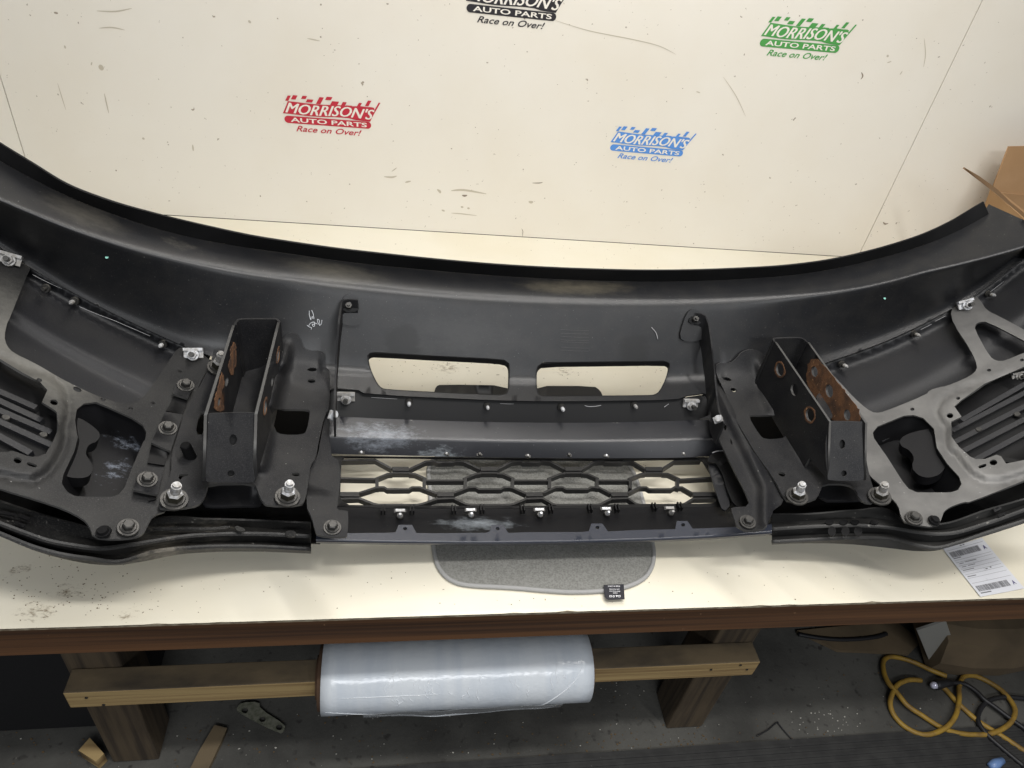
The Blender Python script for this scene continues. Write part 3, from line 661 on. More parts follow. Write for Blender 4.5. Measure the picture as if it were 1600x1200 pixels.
ribs(rbR, [(RC((700, 900))[0], RC((1800, 330))[0]), (RC((740, 1040))[0], RC((1800, 500))[0]), (RC((850, 1150))[0], RC((1800, 660))[0]), (RC((1000, 1260))[0], RC((1800, 830))[0]), (RC((820, 770))[0], RC((1800, 210))[0])], stampR)
rv = MB().prism(14, .0055, .0045, 0, .002).me('rivet', ['bolt'])
for q, par in ((ZB((70, 263))[0], stampL), (ZB((540, 478))[0], stampL), (RC((1515, 700))[0], stampR), (RC((1035, 890))[0], stampR)):
    L_ = S1(*q, .1035); put('rivet', rv, L_, snormal(L_[0]), par)

# ---- frame mount brackets
def wallplane(a, b):
    a, b = np.asarray(a), np.asarray(b); d = (b-a).copy(); d[2] = 0; n = np.cross(d, (0, 0, 1.)); n /= np.linalg.norm(n); return onplane(a, n), n
def bump_line(v, line, r, amt):
    return amt*np.exp(-(dist_poly(v, line, False)/r)**2)
mpL = Z4((520, 480), (535, 410), (555, 397), (640, 400), (700, 350), (1000, 340), (1045, 330), (1060, 300), (1110, 280), (1150, 292), (1180, 340), (1195, 395), (1250, 415), (1330, 415), (1358, 440), (1360, 540), (1395, 560), (1385, 850))+Z5((1355, 30), (1310, 220), (1290, 350), (1250, 400), (1240, 480), (1215, 650), (1180, 705), (930, 705), (890, 670), (860, 600), (840, 540), (500, 545), (490, 600), (450, 685), (380, 715), (150, 735), (130, 690), (180, 560), (225, 460), (225, 330), (260, 220), (310, 60))+Z4((330, 880), (420, 700), (490, 560))
mhL = [Z4((955, 845), (1100, 842), (1235, 845), (1245, 870), (1222, 1000), (1190, 1032), (1040, 1032), (985, 1005)), Z4((398, 1030), (430, 880), (480, 845), (480, 1030)),
       ell(*Z4((1260, 552))[0], 7.5, 3), ell(*Z4((1256, 637))[0], 6.2, 3), Z5((275, 495), (290, 472), (350, 472), (352, 485), (310, 490), (290, 520)), Z5((1100, 465), (1165, 460), (1168, 490), (1120, 488))]
arcL = Z4((1112, 285), (1085, 400), (1050, 520)); webL = Z4((900, 980), (960, 740), (1010, 520))
def over(h, v, lift=.009):
    k = .006; return k*np.logaddexp(h/k, (cover_h(v)+lift)/k-np.clip((v[:, 1]-c5(v[:, 0])+10)/12, 0, 30))
def mp_h_L(v): return over(mp_l(v), v)
def mp_h_R(v): return over(mp_r(v), v)
def mp_l(v): return .136+bump_line(v, arcL, 8, .032)+bump_line(v, Z4((880, 1250), (930, 950), (1000, 620)), 9, .024)+bump_line(v, Z4((925, 800), (975, 600), (1030, 400)), 13, .040)+bump_line(v, Z4((450, 1000), (520, 760), (600, 560)), 6, .01)
mountL = plate('mount_plate', mpL, 'steel', B, h=mp_h_L, th=.0045, holes=mhL, grid=6)
mpR = R2((275, 540), (285, 512), (320, 500), (380, 510), (430, 470), (470, 420), (540, 400), (600, 415), (640, 460), (720, 420), (960, 420), (1130, 600), (1370, 960))+R3((1370, 300), (1400, 470), (1440, 600), (1440, 690), (1360, 680), (1320, 640), (1310, 590), (1240, 545), (1060, 545), (1045, 600), (1000, 670), (840, 678), (780, 660), (700, 500), (560, 310), (520, 240), (430, 90))+R2((420, 900), (330, 690), (280, 590))
mhR = [R2((510, 890), (560, 885), (860, 895), (850, 930), (790, 1040), (760, 1060), (640, 1065), (600, 1040)), ell(*R2((358, 622))[0], 7, 2.5, 15), ell(*R2((405, 702))[0], 5, 3, 20), ell(*R3((760, 475))[0], 6, 3.2, 20)]
def mp_r(v): return .136+bump_line(v, R2((555, 405), (600, 520), (650, 620)), 9, .032)+bump_line(v, R2((720, 650), (850, 900), (960, 1150)), 10, .024)+bump_line(v, R2((640, 720), (700, 850)), 10, .008)
mountR = plate('mount_plate', mpR, 'steel', B, h=mp_h_R, th=.0045, holes=mhR, grid=6)
mountL['label'] = 'black steel mounting plate left of the grille'; mountR['label'] = 'black steel mounting plate right of the grille'
# a sloping window edge of skin seen below the right plate
plate('gusset', R2((690, 890), (720, 800), (755, 720), (800, 760), (870, 890)), 'panel', mountR, h=.118, th=.003)

def jitter(q, a, st_):
    rs_ = np.random.RandomState(len(q)); return [(x+rs_.uniform(-a, a), y+rs_.uniform(-a, a)) for x, y in dense(chaikin(q, 1), st_)]
def channel(side, nl, flp, frp, nr, mount, hrim=.245, hbase=.13, holesL=(), holesR=(), front=None, fholes=(), rustL=(), rustR=(), ringsL=(), ringsR=()):
    hr = hrim
    A = S([nl], hr)[0]; Bp = S([flp[0]], hr)[0]; C = S([frp[0]], hr)[0]; D = S([nr], hr)[0]
    far = [Bp]+[S([q], hr)[0] for q in flp[1:]+frp[::-1][:-1]]+[C]
    drop = hrim-hbase
    ch = ribbon('channel', spline(far, 4), 'steel', mount, drop=drop, th=.0042)
    obs = []
    for (a, b, hs_, rust, rings, sgn) in ((A, Bp, holesL, rustL, ringsL, 1), (C, D, holesR, rustR, ringsR, -1)):
        fn, n = wallplane(a, b)
        def prj(P):
            d = np.asarray(P)-CAM; zz = d@_f; return (800+FPX*(d@_r)/zz, 600-FPX*(d@_u)/zz)
        dn = np.array([0, 0, -drop])
        quad = [prj(a), prj(a*.5+b*.5), prj(b), prj(b+dn), prj(a*.5+b*.5+dn), prj(a+dn)]
        o = plate('channel_wall', quad, 'steel', mount, fn=fn, th=.0042, holes=hs_, sm=0, hs=0, step=10); obs.append(o)
        off = lambda v, fn=fn, n=n: fn(v)+(n if (n@(CAM-a)) > 0 else -n)*.0009
        for q in rust: plate('rust_patch', jitter(q, 1.3, 5), 'rust', o, fn=off, th=.0006, holes=[hh for hh in hs_ if inside(hh, q).all()], sm=0, hs=0, step=3)
        for q in rings: 
            c = np.mean(q, 0); big = [tuple(c+(np.array(z_)-c)*1.28) for z_ in q]
            plate('rust_ring', [(x_+random.uniform(-.9, .9), y_+random.uniform(-.9, .9)) for x_, y_ in big], 'rust', o, fn=off, th=.0008, holes=[q], sm=0, hs=0)
    if front:
        a, b = S([front[0]], hr-.004)[0], S([front[1]], hr-.004)[0]
        q0, q1 = S([front[3]], .163)[0], S([front[4]], .163)[0]
        nn = np.cross(b-a, (q0+q1)/2-(a+b)/2); nn /= np.linalg.norm(nn); fn = onplane(a, nn)
        for e_, g_, sgn in ((A, q0, 1), (D, q1, -1)):
            solid('cheek', np.array([e_, fn([front[3] if sgn > 0 else front[4]])[0], e_+np.array([0, 0, -(hrim-.16)])]), [(0, 1, 2)], .004, 'steel', mount)
        o = plate('front_plate', front[2], 'steel', mount, fn=fn, th=.004, holes=fholes, sm=1, hs=0)
        for q in fholes:
            c_ = np.mean(q, 0); P_ = fn(np.array([tuple(c_+(np.array(z_)-c_)*1.5) for z_ in q])); sg = nn if nn@(CAM-a) > 0 else -nn
            solid('hole_shade_disc', P_-sg*.0085, [tuple(range(len(P_)))], .003, 'black', mount)  # black discs added behind the holes so they look deep in shade
    return obs
hL = [ell(*Z4((683, 440))[0], 2.6, 9, 8), ell(*Z4((632, 640))[0], 2.2, 8, 8), ell(*Z4((572, 790))[0], 2.2, 7, 8)]
hR = [ell(*Z4((1008, 448))[0], 1.6, 11, 5), ell(*Z4((966, 640))[0], 1.4, 8, 5), ell(*Z4((914, 825))[0], 2.0, 12, 5)]
channel('L', Z4((487, 890))[0], Z4((692, 225), (705, 198), (745, 180)), Z4((1022, 205), (1000, 182), (950, 178)), Z4((858, 880))[0], mountL,
        holesL=hL, holesR=hR, front=(*Z4((487, 884), (856, 878)), Z4((484, 905), (500, 880), (520, 872), (830, 866), (852, 885), (856, 920))+Z5((852, 480), (835, 530), (800, 538), (500, 534), (472, 520), (474, 200)), *Z5((474, 525), (842, 528))),
        fholes=[ell(*Z5((680, 222))[0], 6.2, 8.8), ell(*Z5((664, 470))[0], 5.8, 5.2)],
        rustL=[Z4((662, 395), (684, 340), (700, 375), (694, 430), (703, 480), (690, 530), (682, 590), (655, 585), (640, 520), (652, 460)), Z4((590, 570), (612, 600), (606, 680), (588, 740), (600, 790), (612, 850), (570, 862), (540, 845), (535, 790), (556, 720), (572, 640))], ringsR=[hR[0], hR[2]])
hL2 = [ell(*R2((748, 552))[0], 6.5, 10.5, -8), ell(*R2((852, 700))[0], 5.6, 10, -8), ell(*R2((968, 885))[0], 7, 10.5, -8)]
hR2 = [ell(*R2((1003, 568))[0], 5.2, 8.5, -10), ell(*R2((1112, 710))[0], 6, 10.5, -10), ell(*R2((1243, 886))[0], 5.4, 8.8, -8)]
channel('R', R2((1108, 935))[0], R2((708, 348), (702, 330), (722, 321)), R2((950, 352), (922, 328), (880, 317)), R2((1374, 945))[0], mountR,
        holesL=hL2, holesR=hR2, front=(*R2((1100, 935), (1372, 940)), R2((1096, 960), (1112, 935), (1130, 930), (1350, 934), (1368, 945), (1370, 990))+R3((1368, 300), (1366, 500), (1350, 527), (1110, 522), (1096, 505), (1080, 300)), *R3((1092, 515), (1366, 520))),
        fholes=[ell(*R3((1205, 255))[0], 4.6, 7.4), ell(*R3((1218, 470))[0], 4.4, 5)],
        ringsL=[hL2[0], hL2[2]],
        rustR=[R2((945, 540), (990, 460), (1060, 505), (1180, 650), (1290, 790), (1345, 870), (1330, 960), (1150, 950), (1060, 840), (1000, 750), (940, 640))])
plate('inner_tab', R2((1005, 760), (1040, 718), (1060, 740), (1135, 880), (1130, 910), (1100, 915)), 'steel', mountR, h=.2, th=.004)
# floor of each channel is the mount plate; lower cross member between the feet
plate('cross_member', Z5((440, 560), (900, 545), (900, 700), (820, 712), (780, 706), (560, 716), (450, 705)), 'panel', mountL, h=.085, th=.004)
plate('cross_member', R3((1020, 530), (1380, 530), (1400, 660), (1310, 672), (1020, 672)), 'panel', mountR, h=.085, th=.004)
# bolt tabs beside the left plate
for q in (Z4((235, 728), (262, 650), (290, 628), (400, 640), (345, 765)), Z4((78, 1088), (180, 862), (310, 882), (220, 1152)), Z3((1112, 400), (1160, 225), (1370, 212), (1310, 442))):
    plate('bolt_tab', q, 'steel', mountL, h=.139, th=.004, sm=0)
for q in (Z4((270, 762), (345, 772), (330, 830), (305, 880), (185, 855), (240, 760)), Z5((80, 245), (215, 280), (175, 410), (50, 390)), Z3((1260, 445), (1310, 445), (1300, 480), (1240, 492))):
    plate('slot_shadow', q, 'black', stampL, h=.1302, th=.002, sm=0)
# struts beside the middle
stlp = Z5((1380, 320), (1478, 392), (1450, 680), (1440, 738), (1515, 742), (1527, 760), (1522, 925), (1500, 937), (1300, 928), (1280, 880), (1258, 795), (1212, 700), (1240, 480), (1255, 400), (1305, 330), (1320, 220), (1365, 0))+Z4((1395, 560), (1412, 560))+Z5((1400, -250))
strutL = plate('support_strut', stlp, 'steel', B, h=.123, th=.004, sm=1)
wq = np.array(dense(Z6((212, 1060), (216, 860), (225, 600), (248, 300), (268, 160), (285, 142), (330, 138), (395, 142)), 8, False)); P = S(wq, np.where(wq[:, 1] > 612, .165, np.maximum(cover_h(wq)+.012+.030*np.clip((wq[:, 1]-475)/25, 0, 1), .165))); ribbon('strut_web', P, 'steel', strutL, drop=.045, th=.0035)
def arch(pts, mid, tabp, par, hh):
    v = np.array(dense(chaikin(pts, 1, False), 6, False)); P = S(v, cover_h(v)+hh); ribbon('arch_rim', P, 'steel', par, drop=.03, th=.003, down=(0, .75, -.66))
plate('strut_tongue', Z6((258, 260), (268, 170), (285, 118), (320, 96), (370, 100), (405, 135), (420, 220), (432, 330), (350, 350), (265, 330)), 'fascia', strutL, h=lambda v: cover_h(v)+.005, th=.007, sm=1, grid=6)
v_ = Z6((280, 150), (400, 150), (408, 235), (275, 240)); plate('strut_tab', v_, 'black', strutL, fn=lambda v: S(v, cover_h(v)+.008), th=.004)
strp = R3((150, 62), (245, 66), (290, 200), (400, 430), (490, 600), (530, 712), (388, 716), (392, 750), (440, 888), (610, 884), (650, 850), (690, 770), (700, 735), (780, 672), (750, 640), (720, 560), (660, 440), (560, 320), (520, 260), (425, 90), (425, 30))+R2((420, 860), (330, 690), (275, 590), (270, 560), (250, 650), (245, 880), (170, 910))
strutR = plate('support_strut', strp, 'steel', B, h=lambda v: .128+bump_line(v, R3((300, -150), (400, 60), (520, 300), (640, 560), (640, 860)), 9, .014), th=.004, sm=1, grid=6, holes=[R3((380, 215), (392, 220), (398, 260), (385, 250)), R3((325, 120), (345, 105), (358, 130), (345, 160))])
wq = np.array(dense(R2((140, 138), (170, 142), (200, 160), (225, 220), (240, 320), (262, 520), (285, 760), (300, 860), (340, 950)), 8, False)); P = S(wq, np.where(wq[:, 1] > 612, .165, np.maximum(cover_h(wq)+.012+.030*np.clip((wq[:, 1]-497)/45, 0, 1), .165))); ribbon('strut_web', P, 'steel', strutR, drop=.052, th=.0035)
plate('strut_tongue', R2((5, 320), (40, 190), (70, 130), (105, 105), (145, 112), (175, 150), (205, 300), (160, 340), (60, 350)), 'fascia', strutR, h=lambda v: cover_h(v)+.005, th=.007, sm=1, grid=6)
v_ = R2((75, 215), (85, 165), (160, 160), (170, 225)); plate('strut_tab', v_, 'black', strutR, fn=lambda v: S(v, cover_h(v)+.008), th=.004)
for q in ((545, 478), (1086, 499)):
    put('screw', MB().prism(6, .007, .006, 0, .006).prism(10, .003, .003, .006, .010).me('screw', ['bolt']), S1(*q, float(cover_h(np.array([q]))[0])+.0095), (0, -.6, .8), strutL if q[0] < 800 else strutR)
# inner wall at the right of the grille
plate('duct_wall', R3((200, 380), (250, 315), (350, 305), (500, 600), (520, 700), (440, 720), (380, 660), (300, 400)), 'black', B, h=.085, th=.004)
plate('duct_wall', R3((205, 375), (290, 380), (395, 690), (330, 760), (280, 620)), 'panel', B, h=.075, th=.004)
edge_line(R3((250, 318), (290, 305), (350, 300)), .09, B, .0012)

# ---- air dam strips
def strip(name, rows, label, mt_='rubberdam'):
    xs_ = np.linspace(max(r[0][0][0] for r in rows), min(r[0][-1][0] for r in rows), 70)
    o = loft(name, [S(np.stack([xs_, curve(r[0])(xs_)], -1), r[1]) for r in rows], mt_, B, .003, True); o['label'] = label; return o
M['rubberdam'] = mat('scuffed_black_rubber', (.013, .013, .0135), .48, col2=(.034, .033, .031), vscale=18, stretch=(.3, 1, 1), spec=0.3, bump=.15, bscale=120,
                     specks=(((.05, .049, .046), 500, .5, .7), ((.26, .25, .23), 110, .70, .8)),
                     stains=(st((250, 865), .03, .10, (.30, .27, .22), 50, .82, 1.15), st((330, 830), .04, .08, (.26, .24, .20), 60, .82, 1.15), st((1300, 838), .04, .14, (.24, .23, .22), 40, .7, 1.2), st((1240, 845), .03, .08, (.25, .24, .23), 60, .75, 1.2)))
M['rubberdam2'] = mat('dusty_black_rubber', (.028, .028, .0275), .55, col2=(.055, .054, .052), vscale=22, stretch=(.3, 1, 1), spec=.3, bump=.15, bscale=120, specks=(((.26, .25, .23), 110, .68, .8),))
dL = strip('air_dam', [([(-70, 758), (0, 784), (75, 808), (139, 826), (170, 838), (205, 828), (241, 812), (326, 812), (486, 818)], .075),
                       ([(-70, 775), (0, 800), (75, 826), (139, 841), (175, 846), (205, 842), (241, 830), (326, 824), (486, 828)], .053),
                       ([(-70, 790), (0, 818), (37, 832), (75, 845), (112, 852), (156, 857), (206, 851), (300, 837), (400, 834), (486, 838)], .071),
                       ([(-70, 798), (0, 826), (56, 848), (94, 858), (141, 864), (184, 867), (240, 853), (310, 846), (400, 845), (486, 849)], .037),
                       ([(-70, 806), (0, 834), (56, 856), (94, 866), (141, 873), (184, 878), (240, 862), (310, 855), (400, 854), (486, 858)], .050),
                       ([(-70, 809), (0, 838), (56, 861), (94, 872), (150, 882), (184, 883), (220, 878), (284, 866), (326, 863), (400, 862), (486, 865)], .026)], 'scuffed black rubber air dam along the left lower edge')
dR = strip('air_dam', [([(1206, 804), (1262, 804), (1340, 798), (1390, 798), (1410, 814), (1469, 820), (1544, 797), (1600, 781), (1680, 755)], .075),
                       ([(1203, 816), (1262, 814), (1340, 810), (1390, 812), (1420, 822), (1469, 828), (1544, 808), (1600, 789), (1680, 762)], .053),
                       ([(1200, 827), (1285, 822), (1340, 821), (1394, 825), (1430, 831), (1459, 834), (1487, 833), (1544, 817), (1600, 797), (1680, 768)], .071),
                       ([(1198, 838), (1272, 834), (1336, 831), (1394, 833), (1431, 843), (1465, 846), (1497, 840), (1544, 826), (1600, 807), (1680, 778)], .037),
                       ([(1198, 847), (1272, 843), (1336, 840), (1394, 841), (1431, 851), (1465, 856), (1497, 848), (1544, 832), (1600, 814), (1680, 786)], .050),
                       ([(1185, 852), (1251, 849), (1336, 851), (1394, 857), (1431, 861), (1465, 860), (1497, 850), (1544, 836), (1600, 818), (1680, 790)], .026)], 'dusty black rubber air dam along the right lower edge', 'rubberdam2')
for q in (Z3((165, 600), (250, 630), (235, 655), (155, 625)), Z3((130, 660), (215, 690), (195, 715), (120, 690)), Z3((-60, 560), (130, 600), (125, 620), (-60, 590))): plate('dam_slot', q, 'black', dL, h=.0765, th=.002, sm=0)
for q in (R5((1340, 830), (1410, 800), (1420, 830), (1355, 858)), R5((1380, 880), (1440, 850), (1450, 870), (1390, 895))): plate('dam_slot', q, 'black', dR, h=.0765, th=.002, sm=0)
for cx in (1300, 1321, 1341): plate('dam_hole', ell(cx, 830, 6.5, 7.5), 'black', dR, h=.0745, th=.002, sm=0)
for cx in (1296, 1318, 1336, 1366): plate('dam_hole', ell(cx, 815.5, 7, 4), 'black', dR, h=.0745, th=.002, sm=0)
for q in (Z5((90, 868), (300, 862), (520, 868), (650, 850), (660, 870), (520, 885), (300, 880), (100, 882)), Z5((690, 850), (760, 870), (770, 895), (700, 890)), Z5((1060, 890), (1140, 890), (1140, 935), (1070, 935))): plate('dam_ridge', q, 'rubberdam', dL, h=.082, th=.003)

# ---- fasteners
stud = MB().prism(14, .0075, .0065, 0, .004, 1).prism(12, .0045, .0045, .004, .009, 1).prism(12, .0038, .0036, .009, .016, 0).prism(12, .0036, .0016, .016, .020, 0).me('stud', ['zinc', 'bolt'])
dstud = MB().prism(14, .0075, .0065, 0, .004).prism(10, .004, .003, .004, .012).me('dark_stud', ['bolt'])
AX = (0, -.93, .36)
for (x, y, h) in ((117, 470, .108), (255, 537, .108), (639, 628, .116), (761, 634, .116), (877, 636, .116), (990, 632, .116), (1315, 569, .108), (1427, 521, .108), (1544, 459, .108)):
    put('stud', stud, S1(x, y, h), AX, B, scale=random.uniform(.92, 1.08))
put('stud', dstud, S1(72, 450, .108), AX, B)
# lower grille clips: saddle and pin
clip = MB().box(-.010, .010, -.003, .003, 0, .004, 1).box(-.0075, .0075, -.0022, .0022, .004, .006, 0).prism(10, .006, .005, 0, .008, 1, 0, (0, -.010)).prism(10, .0036, .0022, .008, .018, 0, 0, (0, -.011)).me('grille_clip', ['zinc', 'bolt'])
for (x, y) in ((625, 799), (735, 798), (842, 797.5), (946, 796), (1045, 795)):
    put('grille_clip', clip, S1(x, y, .058), (0, -.35, .94), grille)
fin = MB().box(-.0012, .0012, -.008, .006, 0, .010).box(.0042, .0066, -.008, .006, 0, .010).me('clip_fin', ['black'])
for x, y in ((601, 800), (646, 800), (711, 800), (755, 799), (818, 799), (862, 799), (923, 798), (965, 798), (1023, 796), (1063, 795)): put('clip_fin', fin, S1(x, y, .054), (0, 0, 1), grille)
pin = MB().box(-.006, .006, -.003, .003, 0, .003, 1).prism(10, .0028, .0024, .003, .007, 0).me('edge_pin', ['zinc', 'bolt'])
pind = MB().box(-.006, .006, -.003, .003, 0, .003).prism(10, .0042, .003, .003, .008).me('dark_edge_pin', ['bolt'])
for x, y, k in ((565, 708, 0), (698, 710, 0), (749, 711, 1), (825, 713, 0), (889, 712, 1), (947, 713, 0), (1067, 710, 0)): put('edge_pin', pind if k else pin, S1(x, y, .056), (random.uniform(-.15, .15), -.3, .95), band, scale=.85)
# silver J clips with bolt
jc = MB().box(-.013, .013, -.004, .010, 0, .003).box(-.013, .013, .006, .010, .003, .008).prism(14, .0085, .008, .003, .008).prism(6, .0065, .006, .008, .013).prism(12, .0036, .0034, .013, .022, 1).me('j_clip', ['zinc', 'bolt'])
for x, y, h, ax, sp in ((16, 408, .131, (.2, -.75, .65), -.4), (303, 555, .131, (.05, -.75, .65), 0), (541, 622, .115, (0, -.9, .4), 0), (1078, 632, .115, (0, -.9, .4), 0), (1508, 478, .131, (-.2, -.75, .65), .45), (1590, 589, .09, (-.2, -.75, .65), .4)):
    put('j_clip', jc, S1(x, y, h), ax, B, sp, 1.2 if h > .1 else .9)
sc = MB().box(-.010, .006, -.006, .006, 0, .004).prism(12, .007, .006, .002, .010).me('side_clip', ['zinc'])
put('side_clip', sc, S1(518, 648, .15), (.7, -.4, .5), strutL, .5); put('side_clip', sc, S1(1124, 655, .172), (-.6, -.4, .6), strutR, 1.0)
# hex bolts
hb = MB().prism(20, .0135, .0130, 0, .0025).prism(20, .0105, .0095, .0025, .004).prism(6, .0078, .0076, .004, .0105).prism(6, .0076, .006, .0105, .0118).me('hex_bolt', ['bolt'])
for x, y, h, par in ((290, 603, .1395, mountL), (262, 670, .1395, mountL), (230, 750, .1395, mountL), (200, 825, .13, stampL), (519, 825, .1235, strutL), (1168, 816, .131, strutR), (1428, 810, .13, stampR)):
    L_ = S1(x, y, h); n = snormal(L_[0]); put('hex_bolt', hb, L_, (n.x, n.y-.12, n.z), par, random.random())
fb = MB().prism(18, .0095, .009, 0, .003).prism(14, .007, .006, .003, .007).me('push_pin', ['black'])
for x, y, par in ((162, 832, stampL), (1459, 814, stampR)): put('push_pin', fb, S1(x, y, .129), (0, -.1, 1), par)
nutm = MB().prism(22, .0185, .018, 0, .0025, 1).prism(22, .0145, .0135, .0025, .005, 1).prism(6, .0112, .0110, .005, .016, 2).prism(6, .0108, .0085, .016, .0185, 0).prism(16, .0068, .0068, .0185, .033, 0).prism(16, .0055, .0050, .033, .037, 0).me('stud_nut', ['zinc', 'bolt', 'nut'])
for x, y, par in ((272, 781, mountL), (449, 777, mountL), (341, 575, mountL), (1245, 776, mountR), (1374, 776, mountR)):
    L_ = S1(x, y, .1405); n = snormal(L_[0]); put('stud_nut', nutm, L_, (n.x, n.y-.10, n.z), par, random.random())
put('peg', MB().prism(14, .0085, .0075, -.004, .022).prism(14, .0075, .0065, .022, .024).me('peg', ['black']), S1(297, 712, .137), (-.15, -.05, 1), mountL)

# ================================================================== THINGS ON THE BENCH
# fleece pad
ring = [(672, 760), (668, 735), (676, 715), (720, 704), (900, 700), (970, 712), (990, 735), (1003, 775), (1016, 830), (1023, 865), (1018, 890), (1003, 908), (965, 922), (900, 926), (850, 923), (800, 918), (725, 915), (702, 906), (688, 892), (679, 872), (674, 820)]
pc = onz([(850, 830)])[0]
pad = thing('fleece_pad', (pc[0], pc[1], 0), 'grey fleece pad with pale bound edge and black tag under the grille', 'fleece pad')
rg = chaikin(ring, 2)
def padfn(v):
    P = onz(v, .0045); d = dist_poly(v, rg)
    for i in range(len(P)):
        q = Vector((P[i, 0]*260, P[i, 1]*260, 0)); P[i, 2] += (noise.noise(q)*.0011+noise.noise(q*.12)*.0012)*min(1, d[i]/6)
    return P
plate('fleece', rg, 'fleece', pad, fn=padfn, th=.004, grid=2.6, sm=0, step=4)
rb = onz(dense(rg, 6), .0040); tube('binding', rb, .0040, 'binding', pad, 8, True)
tg = Z_ = zc(930, 900, 26.667)
tgo = tg((350, 370), (1190, 340), (1230, 960), (560, 990), (470, 950), (400, 850))
tagp = plate('care_tag', tgo, 'tag', pad, fn=lambda v: onz(v, .0105), th=.0008, sm=0)
def text(body, size, offset=0., shear=0., xs=1., align='CENTER', sp=1.):
    c = bpy.data.curves.new('txt', 'FONT'); c.body = body; c.size = size; c.offset = offset; c.shear = shear; c.align_x = align; c.space_character = sp
    c.resolution_u = 3
    o = bpy.data.objects.new('txt', c); COL.objects.link(o)
    bpy.context.view_layer.update()
    me = bpy.data.meshes.new_from_object(o.evaluated_get(bpy.context.evaluated_depsgraph_get()))
    bpy.data.objects.remove(o); bpy.data.curves.remove(c)
    v = np.array([(q.co.x*xs, q.co.y) for q in me.vertices]); f = [tuple(p.vertices) for p in me.polygons]
    bpy.data.meshes.remove(me); return v, f
# tag writing stands upside down
tr = zc(930, 900, 26.667)
for body, y, x0_, x1_ in (('MADE IN CHINA', 425, 530, 1030), ('20% Polyamide', 545, 585, 1010), ('80% Polyester', 630, 585, 1040), ('Care', 715, 740, 920)):
    v, f = text(body, 1.0, .012); a = v.min(0); b = v.max(0); u = (v-a)/(b-a)
    P = onz([tr((x1_-(x1_-x0_)*q[0], y-30+60*q[1]))[0] for q in u], .0110); link('tag_print', mesh('tag_print', P, f, False), 'white', tagp)
for x, k in ((640, 0), (770, 1), (900, 2), (1010, 3)):
    q = [(x-45, 800), (x+45, 800), (x+45, 880), (x-45, 880)] if k in (0, 3) else ([(x-55, 805), (x+55, 805), (x, 880)] if k == 2 else [(x+48*math.cos(i*.6283), 845+45*math.sin(i*.6283)) for i in range(10)])
    c = np.mean(q, 0); inn = [tuple(c+(np.array(z)-c)*.55) for z in q]
    plate('care_symbol', tr(*q), 'white', tagp, fn=lambda v: onz(v, .0112), th=.0002, holes=[] if k == 2 else [tr(*inn)], sm=0, hs=0, step=99)

# shipping label
lb = zc(1470, 840, 12)
cs = onz(lb((35, 215), (770, 10), (1560, 960), (735, 1120)), .0012)
lab = thing('shipping_label', tuple(cs.mean(0)*np.array([1, 1, 0])), 'white paper shipping label with two barcodes near the bench edge', 'label')
O, U, W = cs[0], cs[1]-cs[0], cs[3]-cs[0]
def lp(u, v, z=.0018): p = O+U*u+W*v+(cs[2]-cs[1]-cs[3]+cs[0])*u*v; return (p[0], p[1], z)
n_ = 10
link('sheet', mesh('sheet', [lp(i/n_, j/n_, .0012+.0025*((i/n_-.5)**2+(j/n_-.3)**2)) for j in range(n_+1) for i in range(n_+1)], [(j*(n_+1)+i, j*(n_+1)+i+1, (j+1)*(n_+1)+i+1, (j+1)*(n_+1)+i) for j in range(n_) for i in range(n_)]), 'paper', lab)
def lz(u, v): return .0016+.0025*((u-.5)**2+(v-.3)**2)
def lrect(mbV, mbF, u0, u1, v0, v1):
    b = len(mbV); nn = 4
    for k in range(nn+1):
        u = u0+(u1-u0)*k/nn
        mbV += [lp(u, v0, lz(u, v0)), lp(u, v1, lz(u, v1))]
    for k in range(nn): mbF.append((b+2*k, b+2*k+2, b+2*k+3, b+2*k+1))
def printed(name, rects, m='ink'):
    V, F = [], []
    for r_ in rects: lrect(V, F, *r_)
    link(name, mesh(name, V, F, False), m, lab)
for v0, v1 in ((.10, .21), (.80, .91)):
    rc = []; u = .06
    while u < .78:
        wd = random.choice((.005, .008, .013)); rc.append((u, u+wd, v0, v1)); u += wd+random.choice((.005, .007, .010))
    printed('barcode', rc)
printed('ruled_lines', [(.04, .95, v, v+.004) for v in (.06, .27, .315, .385, .45, .51, .565, .64, .74)]+[(.40, .403, .70, .74), (.52, .523, .51, .565)])
printed('printed_text', [(.06, .24, .225, .24), (.10, .20, .34, .352), (.24, .52, .33, .342), (.10, .20, .41, .422), (.25, .42, .405, .417), (.06, .33, .475, .488), (.06, .26, .60, .615), (.06, .30, .93, .95), (.55, .60, .53, .55), (.66, .70, .52, .54), (.4, .45, .02, .035), (.48, .52, .015, .03)])
for v0 in (.13, .83):
    v, f = text('A', 1, .03); a = v.min(0); b = v.max(0); u = (v-a)/(b-a)
    link('printed_letter', mesh('printed_letter', [lp(.85+.075*q[0], v0+.075*(1-q[1]), .0026) for q in u], f, False), 'inkblue', lab)

